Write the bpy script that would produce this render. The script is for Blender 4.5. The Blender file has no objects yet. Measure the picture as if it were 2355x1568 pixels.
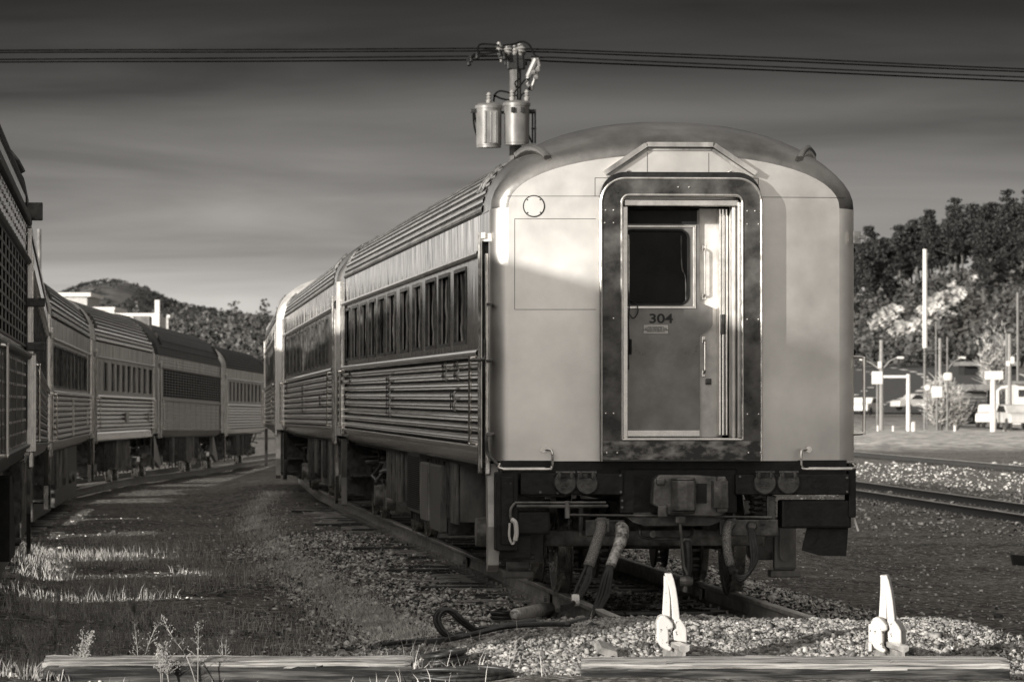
import bpy, bmesh, math, random
from mathutils import Vector, Matrix, noise
from mathutils.geometry import tessellate_polygon
import numpy as np
random.seed(7); np.random.seed(7)
PI = math.pi
S = bpy.context.scene
C = S.collection
def g(v, t=1.0):
    return (v, v*(1-0.035*t), v*(1-0.085*t), 1)

# ------------------------------------------------------------------ camera
EYE = 1.71
F = 11500.0            # focal length in units of a 2354-pixel wide frame
HY, CXP = 910.0, 1177.0  # horizon row and centre column in that frame
cam = bpy.data.cameras.new('camera'); camo = bpy.data.objects.new('camera', cam); C.objects.link(camo)
cam.sensor_width = 36; cam.lens = 36*F/2354
cam.clip_start = 1; cam.clip_end = 9000
camo.location = (0, 0, EYE)
camo.rotation_euler = (PI/2 + math.atan((HY-784)/F), 0, 0)
cam.dof.use_dof = True; cam.dof.focus_distance = 42; cam.dof.aperture_fstop = 9
S.camera = camo
# ------------------------------------------------------------------ sky, sun, exposure
SUN_AZ = math.radians(42)   # sun stands behind the viewer's left shoulder, measured from -Y towards -X
SUN_EL = math.radians(11.3)
sd = Vector((-math.sin(SUN_AZ)*math.cos(SUN_EL), -math.cos(SUN_AZ)*math.cos(SUN_EL), math.sin(SUN_EL)))
W = bpy.data.worlds.new('World'); S.world = W; W.use_nodes = True
nt = W.node_tree; nt.nodes.clear()
N = nt.nodes.new; LK = nt.links.new
out = N('ShaderNodeOutputWorld'); bg = N('ShaderNodeBackground'); LK(bg.outputs[0], out.inputs[0])
sky = N('ShaderNodeTexSky'); sky.sky_type = 'NISHITA'; sky.sun_disc = False
sky.sun_elevation = SUN_EL; sky.sun_rotation = math.atan2(sd.x, sd.y)
bw = N('ShaderNodeRGBToBW'); LK(sky.outputs[0], bw.inputs[0])
tc = N('ShaderNodeTexCoord'); sx = N('ShaderNodeSeparateXYZ'); LK(tc.outputs['Generated'], sx.inputs[0])
mp = N('ShaderNodeMapping'); mp.inputs['Scale'].default_value = (5.0, 3.0, 52); mp.inputs['Rotation'].default_value = (0, math.radians(1.6), 0)
LK(tc.outputs['Generated'], mp.inputs[0])
nz = N('ShaderNodeTexNoise'); nz.inputs['Scale'].default_value = 1.6; nz.inputs['Detail'].default_value = 7; nz.inputs['Roughness'].default_value = .5; nz.inputs['Distortion'].default_value = .45
LK(mp.outputs[0], nz.inputs['Vector'])
nm = N('ShaderNodeMapRange'); nm.inputs[1].default_value = .3; nm.inputs[2].default_value = .7; nm.inputs[3].default_value = .62; nm.inputs[4].default_value = 1.38
LK(nz.outputs[0], nm.inputs[0])
zr = N('ShaderNodeMapRange'); zr.inputs[1].default_value = 0; zr.inputs[2].default_value = .2; LK(sx.outputs[2], zr.inputs[0])
rp = N('ShaderNodeValToRGB'); LK(zr.outputs[0], rp.inputs[0])
stops = [(0, .56), (.019, .42), (.0304, .25), (.044, .145), (.055, .095), (.068, .045), (.079, .024), (.10, .024), (.2, .10)]
cr = rp.color_ramp; cr.interpolation = 'EASE'
for i, (e, v) in enumerate(stops):
    el = cr.elements[i] if i < 2 else cr.elements.new(min(1, e/.2))
    el.position = min(1, e/.2); el.color = (v, v, v, 1)
up = N('ShaderNodeMapRange'); up.inputs[1].default_value = .16; up.inputs[2].default_value = .7; up.inputs[3].default_value = 0; up.inputs[4].default_value = .24
LK(sx.outputs[2], up.inputs[0])
# brighter sky all round the sun, behind the viewer
dt = N('ShaderNodeVectorMath'); dt.operation = 'DOT_PRODUCT'; dt.inputs[1].default_value = sd; LK(tc.outputs['Generated'], dt.inputs[0])
gl = N('ShaderNodeMapRange'); gl.inputs[1].default_value = .1; gl.inputs[2].default_value = 1; gl.inputs[3].default_value = 0; gl.inputs[4].default_value = .72
LK(dt.outputs['Value'], gl.inputs[0])
a1 = N('ShaderNodeMath'); a1.operation = 'ADD'; LK(rp.outputs[0], a1.inputs[0]); LK(up.outputs[0], a1.inputs[1])
# glow added low in the west, out of view, for the fluting to reflect
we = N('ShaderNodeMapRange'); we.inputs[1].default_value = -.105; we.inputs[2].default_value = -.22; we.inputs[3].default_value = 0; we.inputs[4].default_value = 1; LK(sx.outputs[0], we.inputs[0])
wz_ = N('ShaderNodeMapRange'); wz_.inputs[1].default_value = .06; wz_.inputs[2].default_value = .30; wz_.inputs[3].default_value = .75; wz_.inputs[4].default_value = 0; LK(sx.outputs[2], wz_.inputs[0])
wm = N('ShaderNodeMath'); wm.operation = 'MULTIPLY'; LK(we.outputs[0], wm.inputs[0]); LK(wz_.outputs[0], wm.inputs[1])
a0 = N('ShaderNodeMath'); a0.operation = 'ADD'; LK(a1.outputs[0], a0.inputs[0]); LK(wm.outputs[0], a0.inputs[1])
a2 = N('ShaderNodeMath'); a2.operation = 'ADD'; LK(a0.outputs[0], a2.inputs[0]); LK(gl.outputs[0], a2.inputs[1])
m1 = N('ShaderNodeMath'); m1.operation = 'MULTIPLY'; LK(a2.outputs[0], m1.inputs[0]); LK(nm.outputs[0], m1.inputs[1])
# the physical sky's own brightness, gently compressed, modulates it
pw = N('ShaderNodeMath'); pw.operation = 'POWER'; pw.inputs[1].default_value = .12; LK(bw.outputs[0], pw.inputs[0])
m2 = N('ShaderNodeMath'); m2.operation = 'MULTIPLY'; LK(m1.outputs[0], m2.inputs[0]); LK(pw.outputs[0], m2.inputs[1])
tint = N('ShaderNodeVectorMath'); tint.operation = 'SCALE'; tint.inputs[0].default_value = (1, .955, .90); LK(m2.outputs[0], tint.inputs['Scale'])
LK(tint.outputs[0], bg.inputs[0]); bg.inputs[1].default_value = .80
sl = bpy.data.lights.new('sun', 'SUN'); sl.energy = 5; sl.angle = math.radians(1.0); sl.color = (1, .965, .91)
slo = bpy.data.objects.new('sun', sl); C.objects.link(slo); slo.rotation_euler = sd.to_track_quat('Z', 'Y').to_euler()
S.view_settings.view_transform = 'Standard'; S.view_settings.look = 'None'; S.view_settings.exposure = .45; S.view_settings.gamma = 1
S.render.engine = 'CYCLES'
S.cycles.max_bounces = 6

# ------------------------------------------------------------------ helpers
def wx(px, Y): return (px-CXP)/F*Y
def wz(py, Y): return EYE+(HY-py)/F*Y

class MB:
    def __init__(s): s.v = []; s.f = []; s.m = []; s.k = 0
    def face(s, pts):
        n = len(s.v); s.v += [tuple(p) for p in pts]; s.f.append(tuple(range(n, n+len(pts)))); s.m.append(s.k); return s
    def box(s, x0, x1, y0, y1, z0, z1, rot=None, c=None):
        n = len(s.v)
        P = [(x0,y0,z0),(x1,y0,z0),(x1,y1,z0),(x0,y1,z0),(x0,y0,z1),(x1,y0,z1),(x1,y1,z1),(x0,y1,z1)]
        if rot is not None:
            c = Vector(c or ((x0+x1)/2,(y0+y1)/2,(z0+z1)/2)); P = [tuple(rot @ (Vector(p)-c)+c) for p in P]
        s.v += P
        for f in ((0,3,2,1),(4,5,6,7),(0,1,5,4),(1,2,6,5),(2,3,7,6),(3,0,4,7)): s.f.append(tuple(n+i for i in f)); s.m.append(s.k)
        return s
    def cbox(s, x0, x1, y0, y1, z0, z1, b=.01):
        # box whose edges along every axis are chamfered
        bm = bmesh.new(); bmesh.ops.create_cube(bm, size=1)
        for v in bm.verts: v.co = ((x0+x1)/2+v.co.x*(x1-x0), (y0+y1)/2+v.co.y*(y1-y0), (z0+z1)/2+v.co.z*(z1-z0))
        bmesh.ops.bevel(bm, geom=bm.edges[:], offset=b, segments=2, affect='EDGES', profile=.6)
        n = len(s.v); bm.verts.index_update(); s.v += [tuple(v.co) for v in bm.verts]
        for f in bm.faces: s.f.append(tuple(n+v.index for v in f.verts)); s.m.append(s.k)
        bm.free(); return s
    def grid(s, rows, close=False):
        n = len(s.v); w = len(rows[0])
        for r in rows: s.v += [tuple(p) for p in r]
        for i in range(len(rows)-1):
            for j in range(w if close else w-1):
                a = n+i*w+j; b = n+i*w+(j+1) % w
                s.f.append((a, b, b+w, a+w)); s.m.append(s.k)
        return s
    def tube(s, pts, r, n=8, cap=True):
        pts = [Vector(p) for p in pts]; rows = []
        rr = r if isinstance(r, (list, tuple)) else [r]*len(pts)
        t0 = (pts[1]-pts[0]).normalized(); u = t0.orthogonal().normalized()
        for i, p in enumerate(pts):
            t = (pts[min(i+1, len(pts)-1)]-pts[max(i-1, 0)])
            t = t.normalized() if t.length > 1e-9 else t0
            u = (u - t*u.dot(t)); u = u.normalized() if u.length > 1e-6 else t.orthogonal().normalized()
            w = t.cross(u)
            rows.append([p+(u*math.cos(2*PI*k/n)+w*math.sin(2*PI*k/n))*rr[i] for k in range(n)])
        b = len(s.v); s.grid(rows, True)
        if cap:
            s.f.append(tuple(b+k for k in reversed(range(n)))); s.m.append(s.k)
            e = b+(len(pts)-1)*n; s.f.append(tuple(e+k for k in range(n))); s.m.append(s.k)
        return s
    def prism(s, poly, axis, a, b):
        # poly in the two other axes, extruded from a to b along axis
        def mk(p, t): return {0:(t,p[0],p[1]),1:(p[0],t,p[1]),2:(p[0],p[1],t)}[axis]
        n = len(s.v); m = len(poly)
        s.v += [mk(p, a) for p in poly]+[mk(p, b) for p in poly]
        for i in range(m):
            j = (i+1) % m; s.f.append((n+i, n+j, n+m+j, n+m+i)); s.m.append(s.k)
        s.f.append(tuple(n+i for i in reversed(range(m)))); s.f.append(tuple(n+m+i for i in range(m))); s.m += [s.k]*2
        return s
    def disc(s, c, axis, r, t, n=20):
        c = Vector(c); poly = []
        o = [c[i] for i in range(3) if i != axis]
        poly = [(o[0]+r*math.cos(2*PI*k/n), o[1]+r*math.sin(2*PI*k/n)) for k in range(n)]
        return s.prism(poly, axis, c[axis]-t/2, c[axis]+t/2)
    def lathe(s, prof, c, axis=2, n=20):
        # prof: (radius, height along axis)
        rows = []
        for r, h in prof:
            row = []
            for k in range(n):
                a = 2*PI*k/n; p = [0, 0, 0]; o = [i for i in range(3) if i != axis]
                p[o[0]] = c[o[0]]+r*math.cos(a); p[o[1]] = c[o[1]]+r*math.sin(a); p[axis] = c[axis]+h
                row.append(p)
            rows.append(row)
        return s.grid(rows, True)
    def holed(s, outer, hole, y):
        polys = [[Vector((p[0], p[1], 0)) for p in outer], [Vector((p[0], p[1], 0)) for p in hole]]
        tri = tessellate_polygon(polys); n = len(s.v)
        s.v += [(p[0], y, p[1]) for p in outer]+[(p[0], y, p[1]) for p in hole]
        for t in tri: s.f.append(tuple(n+i for i in t)); s.m.append(s.k)
        return s
    def build_each(s, name, mat, parent=None, **k):
        # every separate piece becomes a part of its own
        par = list(range(len(s.v)))
        def find(a):
            while par[a] != a: par[a] = par[par[a]]; a = par[a]
            return a
        for f in s.f:
            for i in f[1:]: par[find(i)] = find(f[0])
        comp = {}
        for f in s.f: comp.setdefault(find(f[0]), []).append(f)
        out = []
        for fs in comp.values():
            b = MB(); mp = {}
            for f in fs:
                for i in f:
                    if i not in mp: mp[i] = len(b.v); b.v.append(s.v[i])
                b.f.append(tuple(mp[i] for i in f)); b.m.append(0)
            out.append(b.build(name, mat, parent, **k))
        return out
    def build(s, name, mat, parent=None, smooth=False, angle=None, loc=None):
        me = bpy.data.meshes.new(name); me.from_pydata(s.v, [], s.f); me.validate()
        for m in (mat if isinstance(mat, (list, tuple)) else [mat]): me.materials.append(m)
        if isinstance(mat, (list, tuple)): me.polygons.foreach_set('material_index', s.m[:len(me.polygons)])
        bm = bmesh.new(); bm.from_mesh(me); bmesh.ops.recalc_face_normals(bm, faces=bm.faces[:]); bm.to_mesh(me); bm.free()
        if smooth or angle:
            me.polygons.foreach_set('use_smooth', [True]*len(me.polygons))
            if angle: me.set_sharp_from_angle(angle=math.radians(angle))
        o = bpy.data.objects.new(name, me); C.objects.link(o)
        if parent: o.parent = parent
        if loc: o.location = loc
        return o
def tag(o, label=None, cat=None, group=None, kind=None):
    if label: o['label'] = label
    if cat: o['category'] = cat
    if group: o['group'] = group
    if kind: o['kind'] = kind
    return o
def empty(name, loc, rz=0, **k):
    o = bpy.data.objects.new(name, None); C.objects.link(o); o.location = loc; o.rotation_euler = (0, 0, rz)
    o.empty_display_size = .2
    return tag(o, **k)
def copy_tree(o, parent=None):
    c = o.copy(); C.objects.link(c); c.parent = parent
    for ch in list(o.children): copy_tree(ch, c)
    return c
def smoothpath(pts, k=6):
    P = [Vector(p) for p in pts]; P = [P[0]*2-P[1]]+P+[P[-1]*2-P[-2]]; o = []
    for i in range(1, len(P)-2):
        for j in range(k):
            t = j/k; a, b, c, d = P[i-1], P[i], P[i+1], P[i+2]
            o.append(.5*((2*b)+(c-a)*t+(2*a-5*b+4*c-d)*t*t+(3*b-a-3*c+d)*t**3))
    o.append(P[-2]); return o

# ------------------------------------------------------------------ materials
def mat(name, lo, hi, rough=.6, metal=0., scale=4., stretch=(1,1,1), detail=6, bump=0., bscale=None, bstretch=None, rvar=0., coord='Object', spec=.5, contrast=(.35,.65), bdetail=4):
    m = bpy.data.materials.new(name); m.use_nodes = True; t = m.node_tree; t.nodes.clear()
    n = t.nodes.new; l = t.links.new
    o = n('ShaderNodeOutputMaterial'); p = n('ShaderNodeBsdfPrincipled'); l(p.outputs[0], o.inputs[0])
    c = n('ShaderNodeTexCoord'); mp = n('ShaderNodeMapping'); mp.inputs['Scale'].default_value = stretch; l(c.outputs[coord], mp.inputs[0])
    z = n('ShaderNodeTexNoise'); z.inputs['Scale'].default_value = scale; z.inputs['Detail'].default_value = detail; z.inputs['Roughness'].default_value = .6; l(mp.outputs[0], z.inputs['Vector'])
    r = n('ShaderNodeValToRGB'); r.color_ramp.elements[0].position = contrast[0]; r.color_ramp.elements[1].position = contrast[1]
    r.color_ramp.elements[0].color = g(lo); r.color_ramp.elements[1].color = g(hi); l(z.outputs[0], r.inputs[0]); l(r.outputs[0], p.inputs['Base Color'])
    p.inputs['Roughness'].default_value = rough; p.inputs['Metallic'].default_value = metal
    p.inputs['Specular IOR Level'].default_value = spec
    if rvar:
        a = n('ShaderNodeMapRange'); a.inputs[1].default_value = .3; a.inputs[2].default_value = .7; a.inputs[3].default_value = rough-rvar; a.inputs[4].default_value = rough+rvar
        l(z.outputs[0], a.inputs[0]); l(a.outputs[0], p.inputs['Roughness'])
    if bump:
        b = n('ShaderNodeBump'); b.inputs['Strength'].default_value = 1; b.inputs['Distance'].default_value = bump
        mp2 = n('ShaderNodeMapping'); mp2.inputs['Scale'].default_value = bstretch or (1,1,1); l(c.outputs[coord], mp2.inputs[0])
        z2 = n('ShaderNodeTexNoise'); z2.inputs['Scale'].default_value = bscale or scale; z2.inputs['Detail'].default_value = bdetail; l(mp2.outputs[0], z2.inputs['Vector'])
        l(z2.outputs[0], b.inputs['Height']); l(b.outputs[0], p.inputs['Normal'])
    return m
M = {}
M['face'] = mat('brushed_end_steel', .58, .90, .41, .95, 1.5, (1,1,1), 8, .030, .9, None, .06, contrast=(.25,.70), bdetail=1.5)
M['hood'] = mat('dull_hood_steel', .20, .38, .22, .95, 2.4, (1,1,1), 6, .018, 1.6, None, .05)
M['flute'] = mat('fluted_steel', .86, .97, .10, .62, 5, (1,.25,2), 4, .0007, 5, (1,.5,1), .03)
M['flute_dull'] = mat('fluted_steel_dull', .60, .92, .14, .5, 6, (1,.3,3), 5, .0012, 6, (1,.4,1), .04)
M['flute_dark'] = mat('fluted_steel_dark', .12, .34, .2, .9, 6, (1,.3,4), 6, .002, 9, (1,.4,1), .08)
M['letter'] = mat('wavy_letterboard_steel', .16, .85, .08, .95, 2.2, (1,1.6,.35), 4, .010, 1.9, (1,1.8,.35), .03, contrast=(.38,.62))  # light and dark reflection streaks are mixed into the colour
M['letter_pale'] = mat('pale_letterboard_steel', .12, .7, .4, .7, 3.0, (1,2.4,.25), 6, .008, 2.0, (1,2.2,.5), .06)
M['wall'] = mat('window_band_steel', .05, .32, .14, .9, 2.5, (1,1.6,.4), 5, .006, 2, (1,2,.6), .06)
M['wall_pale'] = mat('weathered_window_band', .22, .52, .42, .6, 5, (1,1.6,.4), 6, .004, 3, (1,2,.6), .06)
M['roof'] = mat('corrugated_roof_steel', .34, .60, .22, .85, 5, (1,.2,1), 6, .003, 8, (1,.3,1), .06)
M['roof_dark'] = mat('tarred_roof', .025, .06, .55, .2, 4, (1,.4,1), 6, .004, 6)
M['trim'] = mat('bright_trim', .55, .85, .2, .9, 10, (1,1,1), 4, 0, rvar=.06)
M['whitepaint'] = mat('white_gloss_paint', .66, .82, .35, 0, 30, contrast=(.28,.45))
M['stopwhite'] = mat('chipped_white_paint', .07, .48, .5, 0, 24, detail=9, contrast=(.35,.40), bump=.003, bscale=30)
M['frame'] = mat('dark_mottled_faceplate', .035, .14, .34, .55, 5, (1,1,1.0), 7, .003, 8, None, .1, contrast=(.38,.68))
M['framew'] = mat('stained_sill_plate', .035, .30, .4, .45, 9, (1,1,1.6), 8, .003, 9, None, .1, contrast=(.42,.66))
M['door'] = mat('scuffed_door_steel', .15, .27, .33, .6, 3, (1,1,1), 9, .003, 4, None, .08)
M['doorpale'] = mat('pale_side_panel', .45, .70, .4, .35, 5, (1,1,1), 6, .002, 4, None, .08)
M['glass'] = mat('dark_window_glass', .006, .02, .03, 0, 2, bump=.004, bscale=3.5, bstretch=(1,1,.8), spec=.8)
M['doorglass'] = mat('smeared_door_glass', .002, .012, .22, 0, 3, (1,1,1), bump=.001, bscale=3, spec=.15)
M['black'] = mat('black_underframe', .004, .014, .5, .0, 9, (1,1,1), 7, .006, 16, spec=.35)
M['grime'] = mat('greasy_steel', .02, .13, .42, .35, 9, (1,1,1), 7, .006, 18, None, .1)
M['cast'] = mat('cast_coupler_steel', .06, .20, .5, .35, 7, (1,1,1), 8, .012, 14, None, .1)
M['wheel'] = mat('worn_wheel_steel', .16, .42, .24, .8, 7, (1,1,1), 6, .002, 20, None, .08)
M['box'] = mat('equipment_box_paint', .10, .26, .38, .2, 7, (1,1,.4), 8, .002, 8, None, .08)
M['railtop'] = mat('polished_rail_head', .6, .85, .3, .55, 12, (1,.1,1), 4)
M['rail_dark'] = mat('dark_rail_web', .012, .05, .7, .1, 9, (1,.4,1), 7, .004, 22, None, .08)
M['tie_dark'] = mat('old_dark_tie', .01, .09, .9, 0, 3.0, (.9,14,10), 8, .02, 3, (.8,16,10), contrast=(.32,.7))
M['rail'] = mat('rusty_rail_web', .16, .42, .55, .3, 9, (1,.4,1), 7, .004, 22, None, .08)
M['tie'] = mat('creosoted_tie', .04, .55, .85, 0, 3.0, (.9,14,10), 8, .02, 3, (.8,16,10), contrast=(.32,.7))
M['timber'] = mat('weathered_timber', .02, .44, .85, 0, 2.4, (.7,22,22), 9, .03, 2.4, (.6,20,20), contrast=(.36,.62))
M['timber_dark'] = mat('dark_timber_face', .006, .13, .85, 0, 2.4, (.7,12,12), 9, .03, 2.4, (.6,14,14), contrast=(.44,.74))  # darker tone for the timbers below their top faces
M['rubber'] = mat('rubber_cable', .012, .035, .45, 0, 30, spec=.5)
M['braid'] = mat('braided_sleeve', .04, .28, .6, 0, 130, (1,1,1), 2, .004, 120, contrast=(.40,.60))
M['tape'] = mat('taped_hose', .12, .62, .35, .3, 22, (1,1,1), 5, .01, 24, contrast=(.38,.6))
M['rope'] = mat('frayed_rope', .16, .42, .8, 0, 40, bump=.004, bscale=60)
M['concrete'] = mat('pale_block', .45, .7, .8, 0, 5, bump=.01, bscale=12)
M['brick'] = mat('pale_brick', .35, .55, .8, 0, 6, bump=.01, bscale=12)
M['darkwood'] = mat('dark_boards', .02, .10, .8, 0, 2.0, (.3,1,9), 5)
M['polewood'] = mat('pole_wood', .05, .13, .8, 0, 5, (6,6,.6), 6, .01, 6)
M['galv'] = mat('painted_transformer', .13, .20, .42, .2, 5, (1,1,.5), 5)
M['porcelain'] = mat('porcelain', .18, .3, .3, 0, 9)
M['wire'] = mat('weathered_wire', .004, .010, .9, 0, 5, spec=.05)
M['rockface'] = mat('weathered_rock', .04, .50, .9, 0, .9, detail=8, bump=.25, bscale=1.2, contrast=(.4,.6))
M['asphalt'] = mat('asphalt', .03, .06, .8, 0, 2, bump=.002, bscale=30)
M['paintline'] = mat('road_paint', .55, .8, .7, 0, 1)
M['leafdark'] = mat('pine_needles', .008, .035, .7, 0, .35, detail=3)
M['leafmid'] = mat('broad_foliage', .02, .11, .7, 0, .25, detail=3, contrast=(.3,.7))
M['bark'] = mat('bark', .06, .16, .9, 0, 2)
M['drygrass'] = mat('dry_grass', .20, .62, .8, 0, 2.5, detail=3)
M['straw'] = mat('pale_straw', .35, .8, .8, 0, 2.5, detail=3)
M['stalk'] = mat('dry_stalk', .12, .42, .8, 0, 4)
M['stone'] = mat('ballast_stone', .022, .75, .85, 0, 13, (1,1,1), 2, .004, 40, contrast=(.41,.62))
M['stonelight'] = mat('pale_gravel_stone', .03, .48, .85, 0, 9, (1,1,1), 3, .004, 40, contrast=(.36,.70))
M['plain'] = mat('plain_white', .58, .66, .5, 0, 3)
M['car'] = mat('car_paint', .4, .6, .25, .1, 1)
M['greyroof'] = mat('grey_roofing', .12, .2, .7, 0, 2)
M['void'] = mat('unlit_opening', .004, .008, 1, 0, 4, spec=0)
M['recess'] = mat('painted_gap_shade', .015, .05, .7, .2, 6, spec=.1)  # shade between side flutes and roof ribs, painted as dark strips
M['truck'] = mat('truck_castings', .07, .34, .45, .3, 8, (1,1,1), 8, .004, 18, None, .08)
M['ink'] = mat('black_lettering', .008, .014, .5, 0, 5)

def textmesh(body, name, m, parent, x, y, z, h, rot=(PI/2, 0, 0), spacing=1.0, xs=1.0, ext=.0015, line=1.0, bold=0.0):
    cu = bpy.data.curves.new(name, 'FONT'); cu.body = body; cu.size = h/.72; cu.align_x = 'CENTER'; cu.align_y = 'CENTER'
    cu.extrude = ext; cu.space_character = spacing; cu.space_line = line; cu.offset = bold
    o = bpy.data.objects.new(name, cu); C.objects.link(o)
    dg = bpy.context.evaluated_depsgraph_get(); me = bpy.data.meshes.new_from_object(o.evaluated_get(dg))
    bpy.data.objects.remove(o); o = bpy.data.objects.new(name, me); C.objects.link(o)
    me.materials.clear(); me.materials.append(m)
    o.parent = parent; o.location = (x, y, z); o.rotation_euler = rot; o.scale = (xs, 1, 1)
    return o

# ------------------------------------------------------------------ alignments
def lerp_table(T, y):
    if y <= T[0][0]: (a, p), (b, q) = T[0], T[1]
    elif y >= T[-1][0]: (a, p), (b, q) = T[-2], T[-1]
    else:
        for k in range(len(T)-1):
            if T[k][0] <= y <= T[k+1][0]: (a, p), (b, q) = T[k], T[k+1]; break
    return p+(q-p)*(y-a)/(b-a)
MAIN = [(20, 3.10), (41.5, 1.355), (68, -.83), (95, -2.85), (121, -4.35), (150, -5.6), (200, -6.6)]
MAINZ = [(20, 0), (68, 0), (95, -.10), (121, -.22), (200, -.6)]
LEFTE = [(19, -2.35), (34.7, -3.55), (46, -4.45), (77.8, -7.22), (106.5, -8.95), (131.5, -9.36), (159, -9.2), (186, -9.15), (230, -8.2)]   # near flank of the left train
LEFTZ = [(20, .02), (45, 0), (78, -.30), (106, -.36), (131, -.45), (165, -.68), (190, -.76), (300, -1.0)]
def mainx(y): return lerp_table(MAIN, y)
def mainz(y): return lerp_table(MAINZ, y) if y > 20 else 0
def leftx(y): return lerp_table(LEFTE, y)-1.52
def leftz(y): return lerp_table(LEFTZ, y) if y > 20 else .02
def sst(a, b, x): t = max(0, min(1, (x-a)/(b-a))); return t*t*(3-2*t)
def far_right(x, y):
    # low ground on the right, rising into the hillside beyond the yard
    z = -.68
    z += 1.4*sst(330, 470, y)+4.6*sst(440, 680, y)+6*sst(620, 850, y)
    k = sst(20, 110, x)
    z += k*(17*sst(700, 960, y))
    return z
def ground(x, y):
    mx, mz, lx, lz = mainx(y), mainz(y), leftx(y), leftz(y)
    d = x-mx
    if d < 0:
        t = max(0, min(1, (mx-x)/max(.1, mx-lx)))
        base = (mz-.38)*(1-t)+(lz-.20)*t
        bed = mz-.205
        z = base+(bed-base)*(1-sst(1.7, 3.1, -d))
        bl = lz-.20; z = z+(bl-z)*(1-sst(1.3, 2.0, abs(x-lx)))*.9
        if x < lx: z = (lz-.25)*1.0+(bl-lz+.25)*(1-sst(1.3, 2.2, lx-x))
    else:
        bed = mz-.205; base = -.46-.22*sst(3, 7, d)
        z = base+(bed-base)*(1-sst(1.6, 3.0, d))
    z += .035*noise.noise((x*.55, y*.4, 1.3))+.015*noise.noise((x*2.1, y*1.3, 5.3))
    # gravel heaped over the rail ends
    hx = x-(mx+.05)
    w = (1-sst(1.35, 3.0, hx)) if hx > 0 else (1-sst(1.2, 3.1, -hx))
    prof = sst(34.9, 36.9, y)*(1-sst(37.6, 38.9, y))
    heap = w*prof*.235*(1+.10*noise.noise((x*1.7, y*1.2, 9.)))
    z += heap
    if y > 200 and x > 0: z = z*(1-sst(200, 300, y))+far_right(x, y)*sst(200, 300, y)
    elif y > 200: z = z*(1-sst(200, 300, y))+(-.95+4*sst(320, 700, y))*sst(200, 300, y)
    if 128 < y < 330 and x > 5: z += .32*sst(200, 230, y)*(1-sst(300, 328, y))
    if y > 1200: z = z*(1-sst(1200, 2000, y))
    return z

# ------------------------------------------------------------------ ground sheet
def ground_mat():
    m = bpy.data.materials.new('yard_ground'); m.use_nodes = True; t = m.node_tree; t.nodes.clear(); n = t.nodes.new; l = t.links.new
    o = n('ShaderNodeOutputMaterial'); p = n('ShaderNodeBsdfPrincipled'); l(p.outputs[0], o.inputs[0]); p.inputs['Roughness'].default_value = .95; p.inputs['Specular IOR Level'].default_value = .15
    c = n('ShaderNodeTexCoord')
    def nz(scale, det, st=(1,1,1), rough=.6):
        mp = n('ShaderNodeMapping'); mp.inputs['Scale'].default_value = st; l(c.outputs['Object'], mp.inputs[0])
        z = n('ShaderNodeTexNoise'); z.inputs['Scale'].default_value = scale; z.inputs['Detail'].default_value = det; z.inputs['Roughness'].default_value = rough; l(mp.outputs[0], z.inputs[0]); return z
    fine = nz(26, 6, (1,.6,1), .75); big = nz(.55, 5); vor = n('ShaderNodeTexVoronoi'); vor.inputs['Scale'].default_value = 17; l(c.outputs['Object'], vor.inputs['Vector'])
    r1 = n('ShaderNodeValToRGB'); e = r1.color_ramp.elements; e[0].position = .38; e[0].color = g(.014); e[1].position = .66; e[1].color = g(.24); l(fine.outputs[0], r1.inputs[0])
    r2 = n('ShaderNodeValToRGB'); e = r2.color_ramp.elements; e[0].position = .35; e[0].color = g(.55); e[1].position = .68; e[1].color = g(1.5); l(big.outputs[0], r2.inputs[0])
    mx = n('ShaderNodeMix'); mx.data_type = 'RGBA'; mx.blend_type = 'MULTIPLY'; mx.inputs[0].default_value = 1; l(r1.outputs[0], mx.inputs[6]); l(r2.outputs[0], mx.inputs[7])
    # pebbles picked out of the dirt
    r3 = n('ShaderNodeValToRGB'); e = r3.color_ramp.elements; e[0].position = .72; e[0].color = (0,0,0,1); e[1].position = .9; e[1].color = (1,1,1,1)
    sp = n('ShaderNodeSeparateColor'); l(vor.outputs['Color'], sp.inputs[0]); l(sp.outputs[0], r3.inputs[0])
    m3 = n('ShaderNodeMix'); m3.data_type = 'RGBA'; l(r3.outputs[0], m3.inputs[0]); l(mx.outputs[2], m3.inputs[6]); m3.inputs[7].default_value = g(.38)
    # vertex attribute: how pale the ground is here (dry gravel flats)
    at = n('ShaderNodeAttribute'); at.attribute_name = 'pale'
    far = nz(1.4, 8, (1,.35,1), .7); r4 = n('ShaderNodeValToRGB'); e = r4.color_ramp.elements; e[0].position = .40; e[0].color = g(.20); e[1].position = .60; e[1].color = g(.70); l(far.outputs[0], r4.inputs[0])
    m4 = n('ShaderNodeMix'); m4.data_type = 'RGBA'; l(at.outputs['Fac'], m4.inputs[0]); l(m3.outputs[2], m4.inputs[6]); l(r4.outputs[0], m4.inputs[7])
    l(m4.outputs[2], p.inputs['Base Color'])
    b = n('ShaderNodeBump'); b.inputs['Distance'].default_value = .03; b.inputs['Strength'].default_value = 1; l(fine.outputs[0], b.inputs['Height'])
    b2 = n('ShaderNodeBump'); b2.inputs['Distance'].default_value = .03; b2.invert = True; l(vor.outputs['Distance'], b2.inputs['Height']); l(b.outputs[0], b2.inputs['Normal']); l(b2.outputs[0], p.inputs['Normal'])
    return m
M['ground'] = ground_mat()
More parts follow.
